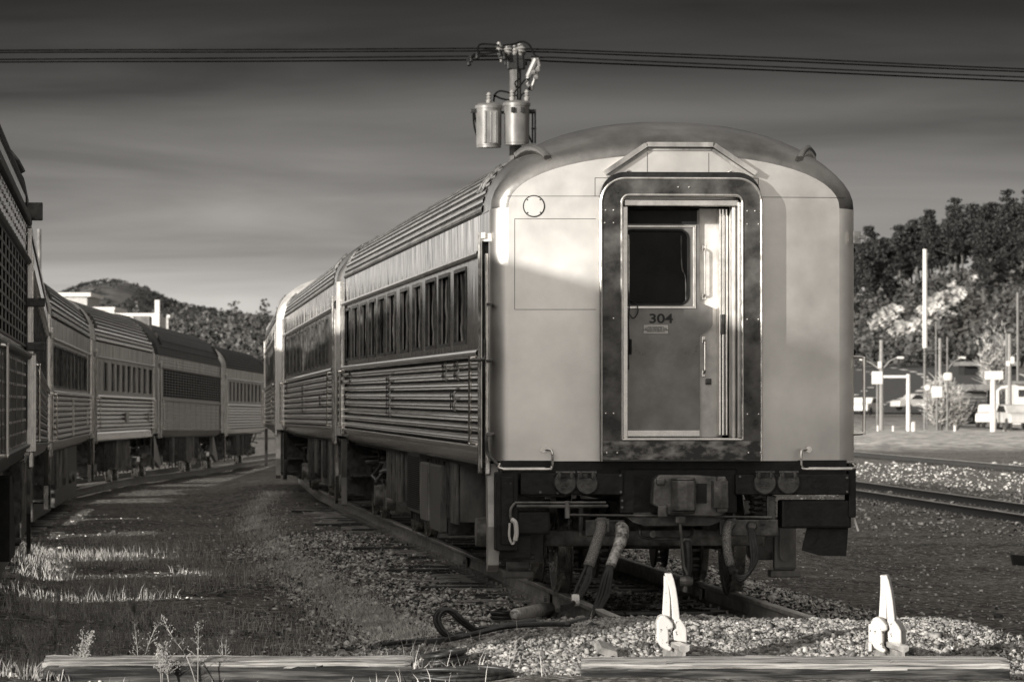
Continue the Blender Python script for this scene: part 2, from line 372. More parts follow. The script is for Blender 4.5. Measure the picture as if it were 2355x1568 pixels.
def make_ground():
    ys = [-60, -20, 0, 10, 18, 24, 28]+list(np.arange(30, 48, .16))+list(np.arange(48, 70, .4))+list(np.arange(70, 130, 1.0))+list(np.arange(130, 340, 3.5))+list(np.arange(340, 1300, 25))+[1500, 2000, 3000, 5000, 8000]
    xs = [-5000, -1500, -600, -250, -120, -60, -30, -20, -14]+list(np.arange(-10, 8, .14))+list(np.arange(8, 20, .7))+list(np.arange(20, 60, 3.))+list(np.arange(60, 200, 14))+[250, 400, 700, 1500, 5000]
    v = []; pal = []
    for y in ys:
        for x in xs:
            v.append((x, y, ground(x, y)))
            pl = 0
            if x > 0: pl = sst(205, 222, y)*(1-sst(300, 420, y))*sst(4, 9, x)
            d = x-mainx(y); hx = abs(d)
            pl = max(pl, .45*sst(34.0, 35.2, y)*(1-sst(37, 39.0, y))*(1-sst(1.3, 2.6, abs(d+.8))))
            pal.append(pl)
    W_ = len(xs); f = [(i*W_+j, i*W_+j+1, (i+1)*W_+j+1, (i+1)*W_+j) for i in range(len(ys)-1) for j in range(W_-1)]
    me = bpy.data.meshes.new('ground'); me.from_pydata(v, [], f); me.materials.append(M['ground'])
    me.polygons.foreach_set('use_smooth', [True]*len(f))
    a = me.attributes.new('pale', 'FLOAT', 'POINT'); a.data.foreach_set('value', pal)
    o = bpy.data.objects.new('ground', me); C.objects.link(o); tag(o, kind='structure')
make_ground()

# scattered stones as real little rocks
ico = bmesh.new(); bmesh.ops.create_icosphere(ico, subdivisions=1, radius=1)
IV = np.array([v.co[:] for v in ico.verts]); IF = np.array([[v.index for v in f.verts] for f in ico.faces]); ico.free()
def stones(name, pts, size, m):
    n = len(pts); P = np.array(pts); k = len(IV)
    sc = np.random.uniform(.35, 1.3, (n, 1, 3))*(np.random.lognormal(0, .35, (n, 1, 1)))*size*.5; sc[:, :, 2] *= .75
    jit = 1+np.random.uniform(-.42, .42, (n, k, 1))
    ang = np.random.uniform(0, 2*PI, n); ca, sa = np.cos(ang), np.sin(ang)
    V = IV[None]*jit*sc
    tl = np.random.uniform(-.7, .7, n); ct, st = np.cos(tl), np.sin(tl)
    y = V[:, :, 1]*ct[:, None]-V[:, :, 2]*st[:, None]; z = V[:, :, 1]*st[:, None]+V[:, :, 2]*ct[:, None]; x = V[:, :, 0]
    V = np.stack([x*ca[:, None]-y*sa[:, None], x*sa[:, None]+y*ca[:, None], z], -1)+P[:, None, :]
    Fc = IF[None]+(np.arange(n)*k)[:, None, None]
    me = bpy.data.meshes.new(name); me.vertices.add(n*k); me.vertices.foreach_set('co', V.reshape(-1))
    nf = n*len(IF); me.loops.add(nf*3); me.loops.foreach_set('vertex_index', Fc.reshape(-1).astype(np.int32))
    me.polygons.add(nf); me.polygons.foreach_set('loop_start', np.arange(nf, dtype=np.int32)*3); me.update(calc_edges=True); me.materials.append(m)
    o = bpy.data.objects.new(name, me); C.objects.link(o); return tag(o, kind='stuff')
pts = []
while len(pts) < 34000:
    y = random.uniform(34.1, 39.3); x = mainx(y)+random.uniform(-3.6, 3.0)
    d = x-mainx(y)
    if random.random() < (1-sst(1.6, 3.5, abs(d+.3))): pts.append((x, y, ground(x, y)+.004))
o = stones('gravel_mound', pts, .030, M['stonelight']); tag(o, 'heap of pale broken gravel covering the rail ends', 'gravel')
pts = []
while len(pts) < 20000:
    y = 38+32*random.random()**1.6; d = random.uniform(-3.3, 3.0); x = mainx(y)+d
    if random.random() < (1-sst(2.2, 3.3, abs(d)))*(.5 if abs(d) < 1.3 else 1): pts.append((x, y, ground(x, y)+.003))
o = stones('ballast', pts, .042, M['stone']); tag(o, 'dark crushed ballast under and beside the main train', 'ballast')
pts = []
for i in range(9000):
    y = 34+60*random.random()**1.7; x = random.uniform(-5.5-.03*y, 8+.03*y); pts.append((x, y, ground(x, y)))
o = stones('loose_stones', pts, .034, M['stone']); tag(o, 'small stones strewn over the yard dirt', 'stones')
pts = []
for i in range(4500):
    y = random.uniform(85, 178); x = 7+random.random()*.085*y+random.uniform(-1, 1); pts.append((x, y, ground(x, y)))
o = stones('yard_ballast', pts, .085, M['stone']); tag(o, 'pale lumps of ballast between the tracks on the right', 'ballast')

# ------------------------------------------------------------------ tracks
def rail_profile():
    h = .172
    return [(-.07, -h), (.07, -h), (.07, -h+.012), (.015, -h+.03), (.009, -h+.06), (.009, -.05), (.034, -.036), (.036, -.008), (.028, 0), (-.028, 0), (-.036, -.008), (-.034, -.036), (-.009, -.05), (-.009, -h+.06), (-.015, -h+.03), (-.07, -h+.012)]
def add_rail(mb, fx, fz, y0, y1, step=2.):
    pr = rail_profile(); rows = []; y = y0; n = len(pr); L = int(math.ceil((y1-y0)/step))
    for i in range(L+1):
        y = y0+(y1-y0)*i/L; rows.append([(fx(y)+p[0], y, fz(y)+p[1]) for p in pr])
    b = len(mb.v)
    for r in rows: mb.v += r
    for i in range(L):
        for j in range(n):
            a = b+i*n+j; c = b+i*n+(j+1) % n
            mb.f.append((a, c, c+n, a+n)); mb.m.append(1 if 7 <= j <= 9 else 0)
    mb.f.append(tuple(b+j for j in range(n))); mb.m.append(0)
    return mb
def track(label, fx, fz, y0, y1, tie0, tie1, spacing, group=None, joints=(), web='rail'):
    t = empty('railway_track', (0, 0, 0), label=label, cat='railway track', group=group)
    for s in (-1, 1):
        r = add_rail(MB(), lambda y: fx(y)+s*.7525, fz, y0, y1).build('rail', [M[web], M['railtop']], t)
        for jy in joints:
            jy2 = jy+(1.3 if s > 0 else 0)
            m = MB(); x = fx(jy2)+s*.7525
            for q in (-1, 1):
                m.cbox(x+q*.022-.012, x+q*.022+.012, jy2-.32, jy2+.32, fz(jy2)-.145, fz(jy2)-.045, .006)
                for k in range(4): m.disc((x+q*.045, jy2-.22+k*.147, fz(jy2)-.095), 0, .02, .035, 6)
            m.build('joint_bar', M['rail'], r)
    y = tie0; k = 0
    while y < tie1:
        x = fx(y); z = fz(y)
        m = MB(); e = random.choice((-.30, -.12, 0, .05, .16))+random.uniform(-.06, .06); ang = random.uniform(-.02, .02)-.0824
        m.cbox(-1.30+e, 1.30+e*.3, -.115, .115, -.20, 0, .012)
        # tie plates
        m.k = 1
        for s in (-1, 1): m.box(s*.7525-.17, s*.7525+.17, -.09, .09, -.001, .014); [m.disc((s*.7525+q, .04, .028), 2, .015, .03, 6) for q in (-.1, .1)]
        o = m.build('tie', [M['tie'] if random.random() < .55 else M['tie_dark'], M['rail']], t); o.location = (x, y, z-.176+random.uniform(-.022, .002)); o.rotation_euler = (random.uniform(-.01, .01), 0, ang)
        y += spacing*random.uniform(.92, 1.08); k += 1
        if k > 95: break
    return t
track('track under the big silver train, ties poking out of the ballast', mainx, mainz, 38.0, 150, 38.9, 88, .56, joints=(44.6, 54.5))
track('track under the left hand row of cars, dark and half buried in weeds', leftx, leftz, 20, 240, 34, 98, .7)
R1 = lambda y: 9.22-.0565*(y-112); R1z = lambda y: -.50
track('nearer pair of bright railed track on the right side of the yard', R1, R1z, 60, 190, 78, 140, .75, web='rail_dark')
def lone_rail(label, fx, fz, y0, y1):
    m = MB(); add_rail(m, fx, fz, y0, y1, 6); o = m.build('rail', [M['rail_dark'], M['railtop']]); tag(o, label, 'rail')
lone_rail('single bright topped rail before the pale gravel flat', lambda y: 13.4-.0625*(y-192.5), lambda y: -.45, 120, 260)
lone_rail('far dark rail along the back edge of the pale gravel flat', lambda y: 30.0-.021*(y-430), lambda y: -.33+.10*sst(330, 430, y), 290, 460)

# stub rails under the wheel stops
for s, nm in ((-1, 'rusty rail stub holding up the left wheel stop'), (1, 'rusty rail stub holding up the right wheel stop')):
    m = MB(); fx = lambda y: mainx(y)+s*.7525+.0
    add_rail(m, fx, lambda y: 0.0, 34.35, 35.6, .3); o = m.build('rail_stub', [M['rail'], M['railtop']]); tag(o, nm, 'rail')

# ------------------------------------------------------------------ railway cars
HWD = 1.52
ZR, HR, NR = 3.25, .745, 2.15
def roof_pt(t, ribs=0, amp=.013):
    # t: 0 at the eave .. 1 at the crown, roughly even along the arc
    a = t*PI/2; x = HWD*math.cos(a)**(2/NR); z = HR*max(0, math.sin(a))**(2/NR)
    nx, nz = (x/HWD)**(NR-1)/HWD, (z/HR)**(NR-1)/HR; l = math.hypot(nx, nz) or 1
    d = amp*abs(math.sin(PI*ribs*t)) if ribs else 0
    return (x+nx/l*d, ZR+z+nz/l*d)
def section(y, ribs=26, amp=.014, dark=False):
    n = (ribs*4 if ribs else 40); L = []
    for i in range(n+1): L.append(roof_pt(i/n, ribs, amp))
    left = [(-x, y, z) for x, z in L]; right = [(x, y, z) for x, z in reversed(L[:-1])]
    return left+right
def end_outline(y, n=28, far=0):
    r = .14
    ins = r-math.sqrt(max(0, r*r-(r-y)**2)) if y < r else 0
    hw = HWD+.005-ins; f = math.sqrt(max(0, 1-(1-min(1, y/1.05))**2.0))
    zb = 3.27-.02*f; H = .44+(.785-.44)*f; n_ = NR
    pts = [(-hw, 1.17), (-hw, 1.6), (-hw, 2.1), (-hw, 2.6), (-hw, 3.0)]
    for i in range(n+1):
        a = i/n*PI; c = math.cos(a); s_ = math.sin(a)
        x = -hw*math.copysign(abs(c)**(2/n_), c); z = zb+H*abs(s_)**(2/n_); pts.append((x, z))
    pts += [(hw, 3.0), (hw, 2.6), (hw, 2.1), (hw, 1.6), (hw, 1.17)]
    return pts
DOOR = (-.50, .62, 1.36, 3.30)      # opening in the near end wall
def bow(x): return .085*(x/1.5)**2
def car_end(root, m_face, m_hood, name='end_wall'):
    st = [0, .006, .02, .045, .08, .12, .14, .2, .28, .4, .55, .7, .85, 1.0, 1.1]
    mb = MB(); rows = [[(x, y+bow(x)*max(0, 1-y/1.1), z) for x, z in end_outline(y)] for y in st]
    mb.grid([r[5:-5] for r in rows])
    hood = mb.build('roof_end', m_hood, root, angle=50)
    mb = MB(); rs = [r for r, y in zip(rows, st) if y < .35]
    mb.grid([r[:6] for r in rs]); mb.grid([r[-6:] for r in rs])
    o = [(x, z) for x, z in end_outline(0)]
    x0, x1, z0, z1 = DOOR
    mb.holed(o, [(x0, z0), (x1, z0), (x1, z1), (x0, z1)], 0.0)
    o = mb.build(name, m_face, root)
    bm = bmesh.new(); bm.from_mesh(o.data)
    for k in range(-14, 15):
        bmesh.ops.bisect_plane(bm, geom=bm.verts[:]+bm.edges[:]+bm.faces[:], plane_co=(k*.1, 0, 0), plane_no=(1, 0, 0))
    for v in bm.verts:
        if abs(v.co.y) < 1e-5: v.co.y = bow(v.co.x)
    bmesh.ops.recalc_face_normals(bm, faces=bm.faces[:]); bm.to_mesh(o.data); bm.free()
    o.data.polygons.foreach_set('use_smooth', [True]*len(o.data.polygons)); o.data.set_sharp_from_angle(angle=math.radians(35))
    return o
def flute_profile(x, z0, z1, n, amp):
    P = []
    for k in range(n):
        a, b = z0+(z1-z0)*k/n, z0+(z1-z0)*(k+1)/n
        P.append((x, a)); gsp = (b-a)*.12
        for j in range(9):
            t = j/8; P.append((x+amp*math.sin(PI*t)+.002, a+gsp+(b-a-2*gsp)*t))
        P.append((x, b))
    return P
def side_wall(root, sgn, y0, y1, zc, mats, n_fl=8, wins=None, wz0=2.19, wz1=2.84, style='flute', det=True, skirt=True, zb=1.10):
    lower, upper, band = mats
    fx = lambda pr: [(sgn*x, z) for x, z in pr]
    nm = 'fluted_side' if style == 'flute' else 'riveted_side'
    mb = MB()
    pr = []
    if skirt: pr += [(1.30, zb-.02), (1.40, zb), (1.475, zb+.05), (1.515, zb+.13), (1.52, 1.245), (1.545, 1.25), (1.55, 1.275), (1.525, 1.285)]
    else: pr += [(1.50, zb), (1.515, 1.245)]
    if style == 'flute': pr += flute_profile(1.500, 1.29, 2.035, n_fl, .036)
    else: pr += [(1.515, 1.29), (1.515, 2.035)]
    pr += [(1.52, 2.04), (1.555, 2.05), (1.565, 2.075), (1.555, 2.10), (1.515, 2.11)]
    pp = fx(pr); hw_ = (2.035-1.29)/n_fl
    for a_, b_ in zip(pp[:-1], pp[1:]):
        zc_ = (a_[1]+b_[1])/2; fr_ = ((zc_-1.29)/hw_) % 1
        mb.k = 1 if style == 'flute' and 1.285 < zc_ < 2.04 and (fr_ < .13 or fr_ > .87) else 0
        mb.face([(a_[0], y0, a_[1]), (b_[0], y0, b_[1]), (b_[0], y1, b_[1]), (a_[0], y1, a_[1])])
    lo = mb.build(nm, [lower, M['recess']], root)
    bm = bmesh.new(); bm.from_mesh(lo.data); bmesh.ops.remove_doubles(bm, verts=bm.verts[:], dist=.0005); bm.to_mesh(lo.data); bm.free()
    lo.data.polygons.foreach_set('use_smooth', [True]*len(lo.data.polygons)); lo.data.set_sharp_from_angle(angle=math.radians(50))
    if style == 'rivet' and det:
        mb = MB(); ns = max(2, int((y1-y0)/2.2))
        for k in range(ns+1):
            y = y0+(y1-y0)*k/ns; mb.box(*sorted((sgn*1.512, sgn*1.521)), y-.03, y+.03, 1.25, 2.03)
        ny = int((y1-y0)/.75)
        for k in range(ny):
            for j in range(8):
                y = y0+.3+(y1-y0-.6)*k/ny; z = 1.30+j*.10
                mb.cbox(*sorted((sgn*1.511, sgn*1.524)), y-.10, y+.10, z-.012, z+.012, .004)
        mb.build('rivets', M['wall'], lo)
    # window band: strips and posts with real openings
    mb = MB(); t0, t1 = sorted((sgn*1.475, sgn*1.508))
    wins = sorted(wins) if wins else []
    if wins:
        mb.box(t0, t1, y0, y1, 2.105, wz0); mb.box(t0, t1, y0, y1, wz1, 2.91)
        e = [y0]+[q for w in wins for q in w[:2]]+[y1]
        for a, b in zip(e[::2], e[1::2]):
            if b > a+.004: mb.box(t0, t1, a, b, wz0, wz1)
    else: mb.box(t0, t1, y0, y1, 2.105, 2.91)
    bd = mb.build('window_band', band, root)
    for (a, b) in wins:
        fr = MB(); w_ = .022; o0, o1 = sorted((sgn*1.49, sgn*1.517))
        fr.box(o0, o1, a-w_, a+.012, wz0-w_, wz1+w_); fr.box(o0, o1, b-.012, b+w_, wz0-w_, wz1+w_)
        fr.box(o0, o1, a+.012, b-.012, wz1-.012, wz1+w_); fr.box(o0, o1, a+.012, b-.012, wz0-w_, wz0+.012)
        f = fr.build('window', M['grime'] if band is not M['wall_pale'] else M['wall_pale'], root)
        g_ = MB(); n = 5; rows = []
        for i in range(n+1): rows.append([(sgn*(1.462+.004*math.sin(i*1.7+j+a)), a+.01+(b-a-.02)*j/3, wz0+.01+(wz1-wz0-.02)*i/n) for j in range(4)])
        g_.grid(rows).build('pane', M['glass'], f, smooth=True)
    # drip rail and letterboard
    mb = MB(); pr = [(1.51, 2.90), (1.545, 2.905), (1.56, 2.925), (1.555, 2.945), (1.52, 2.955)]
    mb.grid([[(x, y0, z) for x, z in fx(pr)], [(x, y1, z) for x, z in fx(pr)]]).build('drip_rail', M['trim'] if style == 'flute' else lower, root, angle=40)
    mb = MB(); ny = max(2, int((y1-y0)/.25)); rows = []
    for i in range(ny+1):
        y = y0+(y1-y0)*i/ny; wv = .003*math.sin(y*7.1)+.002*math.sin(y*13.7+1)
        rows.append([(sgn*(1.515+wv), y, 2.955), (sgn*(1.518+wv*1.6), y, 3.1), (sgn*(1.52), y, 3.25)])
    lb = mb.grid(rows).build('letterboard', upper, root, smooth=True)
    if style == 'rivet' and det:
        mb = MB(); ny = int((y1-y0)/.75)
        for k in range(ny):
            for z in (2.99, 3.07, 3.15, 3.22): y = y0+.3+(y1-y0-.6)*k/ny; mb.cbox(*sorted((sgn*1.516, sgn*1.530)), y-.10, y+.10, z-.012, z+.012, .004)
        mb.build('rivets', M['wall'], lb)
    return lo
def truck_parts(root, yc, wb=2.6):
    t = MB()
    for s in (-1, 1):
        t.cbox(s*1.02-.07, s*1.02+.07, yc-wb/2-.35, yc+wb/2+.35, .50, .66, .02)
        t.cbox(s*1.02-.09, s*1.02+.09, yc-.5, yc+.5, .30, .52, .03)
        for q in (-1, 1):
            y = yc+q*wb/2
            t.cbox(s*1.05-.14, s*1.05+.14, y-.17, y+.17, .28, .62, .03)         # journal box
            t.lathe([(.0, .17), (.13, .17), (.14, .1), (.14, -.06)] if s > 0 else [(.0, -.17), (.13, -.17), (.14, -.1), (.14, .06)], (s*1.13, y, .455), 0, 14)
            for c in (-.28, .28):
                pts = [(s*1.02+.075*math.cos(k*PI/3), y+c+.075*math.sin(k*PI/3), .64+.008*k) for k in range(28)]
                t.tube(pts, .014, 5)
        t.cbox(s*1.12-.05, s*1.12+.05, yc-.16, yc+.16, .25, .90, .02)
        t.tube([(s*1.15, yc-.75, .42), (s*1.15, yc+.75, .80)], .03, 8)
    t.cbox(-1.05, 1.05, yc-.28, yc+.28, .50, .78, .03)
    for q in (-1, 1):
        y = yc+q*wb/2; t.tube([(-.80, y, .455), (.80, y, .455)], .08, 14)
        t.cbox(-.95, .95, y+q*.62-.06, y+q*.62+.06, .42, .56, .02)
    tr = t.build('truck', M['truck'], root, angle=35)
    for q in (-1, 1):
        for s in (-1, 1):
            w = MB(); y = yc+q*wb/2; x = s*.7525
            pr = [(.10, -.05), (.12, -.09), (.30, -.07), (.42, -.075), (.482, -.062), (.488, -.05), (.470, -.038), (.457, .0), (.455, .058), (.445, .066), (.40, .06), (.30, .03), (.12, .06), (.10, .05)]
            pr = [(r, h*(1 if s > 0 else -1)) for r, h in pr]
            w.lathe(pr, (x, y, .457), 0, 40); w.lathe([(.0, .07*s), (.10, .07*s), (.11, .0)], (x, y, .457), 0, 16)
            w.build('wheel', M['wheel'], tr, angle=40)
            if s > 0 or True:
                d = MB(); xd = s*.40
                for e in (-.05, .05): d.lathe([(.12, e-.012), (.33, e-.012), (.335, e), (.33, e+.012), (.12, e+.012)], (xd, y, .457), 0, 28)
                for k in range(20): a = 2*PI*k/20; d.box(xd-.045, xd+.045, y+.27*math.cos(a)-.012, y+.27*math.cos(a)+.012, .457+.27*math.sin(a)-.012, .457+.27*math.sin(a)+.012)
                d.build('brake_disc', M['grime'], tr)
    return tr
def under_gear(root, L, sgn, seed, plates=True):
    rnd = random.Random(seed); mb = MB()
    mb.box(-1.35, 1.35, .4, L-.4, 1.06, 1.16); mb.box(-.35, .35, .6, L-.6, .80, 1.06)
    mb.build('underframe', M['black'], root)
    y = 6.6
    while y < L-8.6:
        w = rnd.uniform(.5, 1.5); k = rnd.choice(['box', 'tank', 'box', 'posts', 'box2'])
        m = MB(); xo = sgn*1.32
        a, b = sorted((sgn*.62, xo))
        if k == 'tank':
            m.lathe([(0, -w/2), (.15, -w/2+.01), (.23, -w/2+.07), (.24, 0), (.23, w/2-.07), (.15, w/2-.01), (0, w/2)], (sgn*.98, y+w/2, .76), 1, 18); nm = 'air_tank'
            m.box(sgn*.98-.02, sgn*.98+.02, y+.2, y+.25, .95, 1.1)
        elif k == 'posts':
            for j in range(4): m.cbox(sgn*1.28-.05, sgn*1.28+.05, y+j*w/4, y+j*w/4+.12, .38, 1.08, .01)
            m.box(a, b, y, y+w, .36, .42); nm = 'battery_rack'
        else:
            zb = rnd.uniform(.36, .55); m.cbox(a, b, y, y+w, zb, 1.08, .02)
            for j in range(2): m.cbox(xo-.012 if sgn > 0 else xo-.014, xo+.014 if sgn > 0 else xo+.012, y+.06+j*w/2, y+w/2-.06+j*w/2, zb+.07, 1.02, .005)
            for j in range(4): m.cbox(*sorted((xo-sgn*.0, xo+sgn*.035)), y+j*(w-.04)/3, y+.04+j*(w-.04)/3, zb-.02, 1.08, .006)
            m.tube([(xo+sgn*.03, y+w*.3, zb+.25), (xo+sgn*.03, y+w*.3, zb+.4)], .012, 6); nm = 'equipment_or_sun_block'
        m.build(nm, M['box'] if rnd.random() < .6 else M['grime'], root, angle=35)
        y += w+rnd.uniform(.12, .6)
    m = MB()
    for k in range(30):
        y = rnd.uniform(1.2, L-1.2); z = rnd.uniform(.6, 1.0)
        m.tube([(sgn*rnd.uniform(.9, 1.3), y, 1.1), (sgn*rnd.uniform(.9, 1.3), y+rnd.uniform(-.2, .2), z), (sgn*rnd.uniform(.8, 1.3), y+rnd.uniform(-.8, .8), z-.05)], .022, 6)
    m.build_each('pipe', M['grime'], root)
def vestibule(root, sgn, ya, yb, frontend=True, m_wall=None, steps=True, pale=True):
    # entrance at the end of a car: posts, recessed trap door, step well and curved stanchion panel
    mb = MB(); o = sgn*1.52
    d0, d1 = (ya+.10, yb-.14)
    a, b = sorted((sgn*1.46, sgn*1.52))
    mb.box(a, b, ya, d0, 1.17, 3.25); mb.box(a, b, d1, yb, 1.10, 3.25); mb.box(a, b, d0, d1, 3.02, 3.25)
    mb.build_each('corner_post', m_wall or M['wall'], root)
    mb = MB(); a, b = sorted((sgn*1.36, sgn*1.40)); mb.box(a, b, d0, d1, 1.17, 3.02)
    w = mb.build('side_door', M['black'], root)
    mb = MB(); a, b = sorted((sgn*1.40, sgn*1.41)); mb.box(a, b, d0+.16, d1-.16, 2.25, 2.85); mb.build('pane', M['glass'], w)
    # bright jamb strip and step-side panel
    mb = MB(); a, b = sorted((sgn*1.505, sgn*1.55))
    mb.cbox(a, b, yb-.10, yb-.03, 1.05, 3.1, .012); mb.cbox(a, b, ya+.06, ya+.11, 1.05, 2.9, .01)
    mb.build('door_jamb', M['trim'], root)
    if steps:
        poly = [(ya+.10, 1.14), (ya+.04, .80), (ya-.02, .62), (ya+.02, .30), (ya+.16, .24), (ya+.22, .30), (ya+.20, .62), (ya+.26, .8), (ya+.28, 1.14)]
        mb = MB(); a, b = sorted((sgn*(1.44 if pale else 1.49), sgn*1.53)); mb.prism(poly, 0, a, b)
        mb.build('step_side_panel', M['doorpale'] if pale else M['wall'], root)
        mb = MB()
        for k, z in enumerate((.34, .60, .86)):
            a, b = sorted((sgn*(1.44-.14*k), sgn*(1.12-.14*k))); mb.cbox(a, b, d0+.12, d1, z, z+.04, .008)
        mb.box(*sorted((sgn*1.0, sgn*1.42)), d1, d1+.05, .30, 1.1)
        mb.build_each('entrance_step', M['grime'], root)
    # grab irons
    mb = MB()
    for y in (yb+.18,) :
        x = sgn*1.60; mb.tube(smoothpath([(sgn*1.53, y, 1.30), (x, y, 1.31), (x, y, 1.36), (x, y, 1.99), (x, y, 2.03), (sgn*1.53, y, 2.04)], 4), .014, 8)
    mb.build('grab_iron', M['trim'], root)
def make_car_doc(): pass
def make_car(name, label, cat, near, far, sgn, wins=None, style='flute', mats=None, roofm=None, ribs=17, seed=1, group=None, wz=(2.19, 2.84), smoothroof=False, detail=True, facem=None, hoodm=None, vest=True, dy=0.0, nf=8, steps=True, skirt=True, pale=True, tall=0., hk=1.):
    (x0, y0, z0), (x1, y1, z1) = near, far
    L = math.dist((x0, y0), (x1, y1)); root = empty(name, near, -math.atan2(x1-x0, y1-y0), label=label, cat=cat, group=group)
    root.rotation_mode = 'XYZ'; root.rotation_euler[0] = math.atan2(z1-z0, L)
    mats = mats or (M['flute'], M['letter'], M['wall'])
    car_end(root, facem or mats[0], hoodm or M['hood'])
    # roof
    mb = MB(); rr = 0 if smoothroof else ribs
    s0, s1 = section(1.02, rr, .019), section(L-1.02, rr, .019); nn_ = len(s0)
    for j in range(nn_-1):
        jj = j if j < (nn_-1)//2 else nn_-2-j
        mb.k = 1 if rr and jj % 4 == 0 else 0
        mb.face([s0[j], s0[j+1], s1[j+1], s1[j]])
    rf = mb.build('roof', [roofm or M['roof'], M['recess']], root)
    if not rr:
        bm = bmesh.new(); bm.from_mesh(rf.data); bmesh.ops.remove_doubles(bm, verts=bm.verts[:], dist=.0005); bm.to_mesh(rf.data); bm.free()
        rf.data.polygons.foreach_set('use_smooth', [True]*len(rf.data.polygons))
    # roof grab straps
    mb = MB()
    for yy in (1.5, 1.85, L-1.85, L-1.5):
        for s in (-1, 1):
            pts = [Vector((s*(roof_pt(t)[0]+.018), yy, roof_pt(t)[1]+.018)) for t in [i/14 for i in range(2, 6)]]
            mb.tube(pts, .022, 6)
    mb.build_each('roof_strap', M['grime'], rf)
    # far end
    st = [0, .02, .06, .14, .3, .6, 1.1]; mb = MB()
    rows = [[(-x, L-y, z) for x, z in end_outline(y, 16)] for y in st]; mb.grid(rows); mb.face([(p[0], L, p[2]) for p in rows[0]])
    mb.build('far_end_wall', hoodm or M['hood'], root, angle=45)
    if tall or hk != 1:
        for ch in root.children:
            if ch.name.startswith('roof'): ch.location.z = tall+3.22*(1-hk); ch.scale.z = hk
            if ch.name.startswith('far_end'): ch.location.z = tall
    if tall:
        mb = MB()
        for s in (-1, 1): mb.box(*sorted((s*1.49, s*1.517)), .34, L-.3, 3.24, 3.27+tall)
        mb.box(-1.49, 1.49, 0.02, .04, 3.2, 3.6+tall)
        mb.build_each('upper_panel', mats[1], root)
    # walls
    ya, yb = .34, 1.30
    wins = wins or []
    side_wall(root, sgn, yb, L-.5, 0, mats, nf, wins, wz[0], wz[1], style, detail, skirt)
    side_wall(root, -sgn, .34, L-.5, 0, mats, nf, None, style=style, det=False, skirt=skirt)
    vestibule(root, sgn, ya, yb, m_wall=mats[2], steps=steps, pale=pale)
    mb = MB(); mb.box(-1.44, 1.44, .6, L-.3, 1.18, 3.28); mb.build('cabin_lining', M['black'], root)
    under_gear(root, L, sgn, seed)
    truck_parts(root, 3.5); truck_parts(root, L-5.4 if L > 20 else L-3.5)
    if steps:
        mb = MB(); poly = [(L-.40, 1.14), (L-.30, .62), (L-.34, .26), (L-.18, .24), (L-.12, .62), (L-.22, 1.14)]
        mb.prism(poly, 0, *sorted((sgn*1.46, sgn*1.53))); mb.build('step_side_panel', M['box'] if pale else M['wall'], root)
        mb = MB(); x = sgn*1.60; y = L-.75; mb.tube(smoothpath([(sgn*1.53, y, 1.30), (x, y, 1.31), (x, y, 1.36), (x, y, 1.99), (x, y, 2.03), (sgn*1.53, y, 2.04)], 4), .014, 8); mb.build('grab_iron', M['trim'], root)
    mb = MB(); mb.box(-.35, .35, L-.02, L+.18, 1.3, 3.3).build('far_diaphragm', M['black'], root)
    mb = MB(); mb.cbox(*sorted((sgn*1.50, sgn*1.56)), L-.52, L-.44, 1.2, 3.24, .01).build('door_jamb', M['trim'], root)
    return root, L
def side_y(px, E):
    # where a sight line through a column meets the flank E = (x0, y0, x1, y1); returns metres along it
    x0, y0, x1, y1 = E; b = (x1-x0)/(y1-y0); a = x0-b*y0; Y = a/((px-CXP)/F-b)
    return (Y-y0)*math.hypot(1, b)

# ---- the big car on the right
N1 = (mainx(41.5), 41.5, 0); E1y = 67.4
X1 = (mainx(E1y), E1y, 0)
th = math.atan2(X1[0]-N1[0], X1[1]-N1[1])
def flank(A, B, s):
    a = math.atan2(B[0]-A[0], B[1]-A[1]); ox, oy = math.cos(a)*s*1.52, -math.sin(a)*s*1.52
    return (A[0]+ox, A[1]+oy, B[0]+ox, B[1]+oy)
EL = flank(N1, X1, -1)
q = lambda c: (600+c/2.412)/1.0619
wl = [(575, 606), (622, 655), (672, 706), (722, 756), (774, 813), (830, 874), (905, 951), (978, 1026), (1055, 1110), (1132, 1191), (1222, 1290)]
wins = []
for a, b in wl:
    A, B = side_y(q(b), EL), side_y(q(a), EL); wins.append((A, B))
car1, L1 = make_car('passenger_car', 'big silver passenger car numbered 304, nearest on the right, its open end doorway facing us', 'railway car',
    N1, X1, -1, wins, facem=M['face'], hoodm=M['hood'], seed=4)
# access plates over the fluting, with zigzag ends
def flute_plates(root, sgn, items, n=8):
    z0, z1 = 1.29, 2.035; h = (z1-z0)/n
    for (y, w, r0, r1) in items:
        mb = MB(); xo = sgn*1.545
        for r in range(r0, r1):
            a = z1-(r+1)*h; b = z1-r*h; c = (a+b)/2
            mb.face([(sgn*1.508, y-w/2, a), (xo, y-w/2, c), (xo, y+w/2, c), (sgn*1.508, y+w/2, a)])
            mb.face([(xo, y-w/2, c), (sgn*1.508, y-w/2, b), (sgn*1.508, y+w/2, b), (xo, y+w/2, c)])
            for s2 in (-1, 1):
                mb.face([(sgn*1.508, y+s2*w/2, a), (xo, y+s2*w/2, c), (sgn*1.508, y+s2*w/2, b)])
                mb.face([(sgn*1.540, y+s2*w/2, a), (sgn*1.552, y+s2*(w/2+.03), c), (sgn*1.540, y+s2*w/2, b)])
        mb.build('access_plate', M['wall'], root)
ip = lambda d: side_y(d, EL)
flute_plates(car1, -1, [(ip(1024), .16, 0, 2), (ip(1052), .20, 0, 2), (ip(895), .34, 1, 6), (ip(1044), .26, 3, 5), (ip(790), .14, 0, 2), (ip(808), .14, 0, 2), (ip(797), .20, 3, 5)])

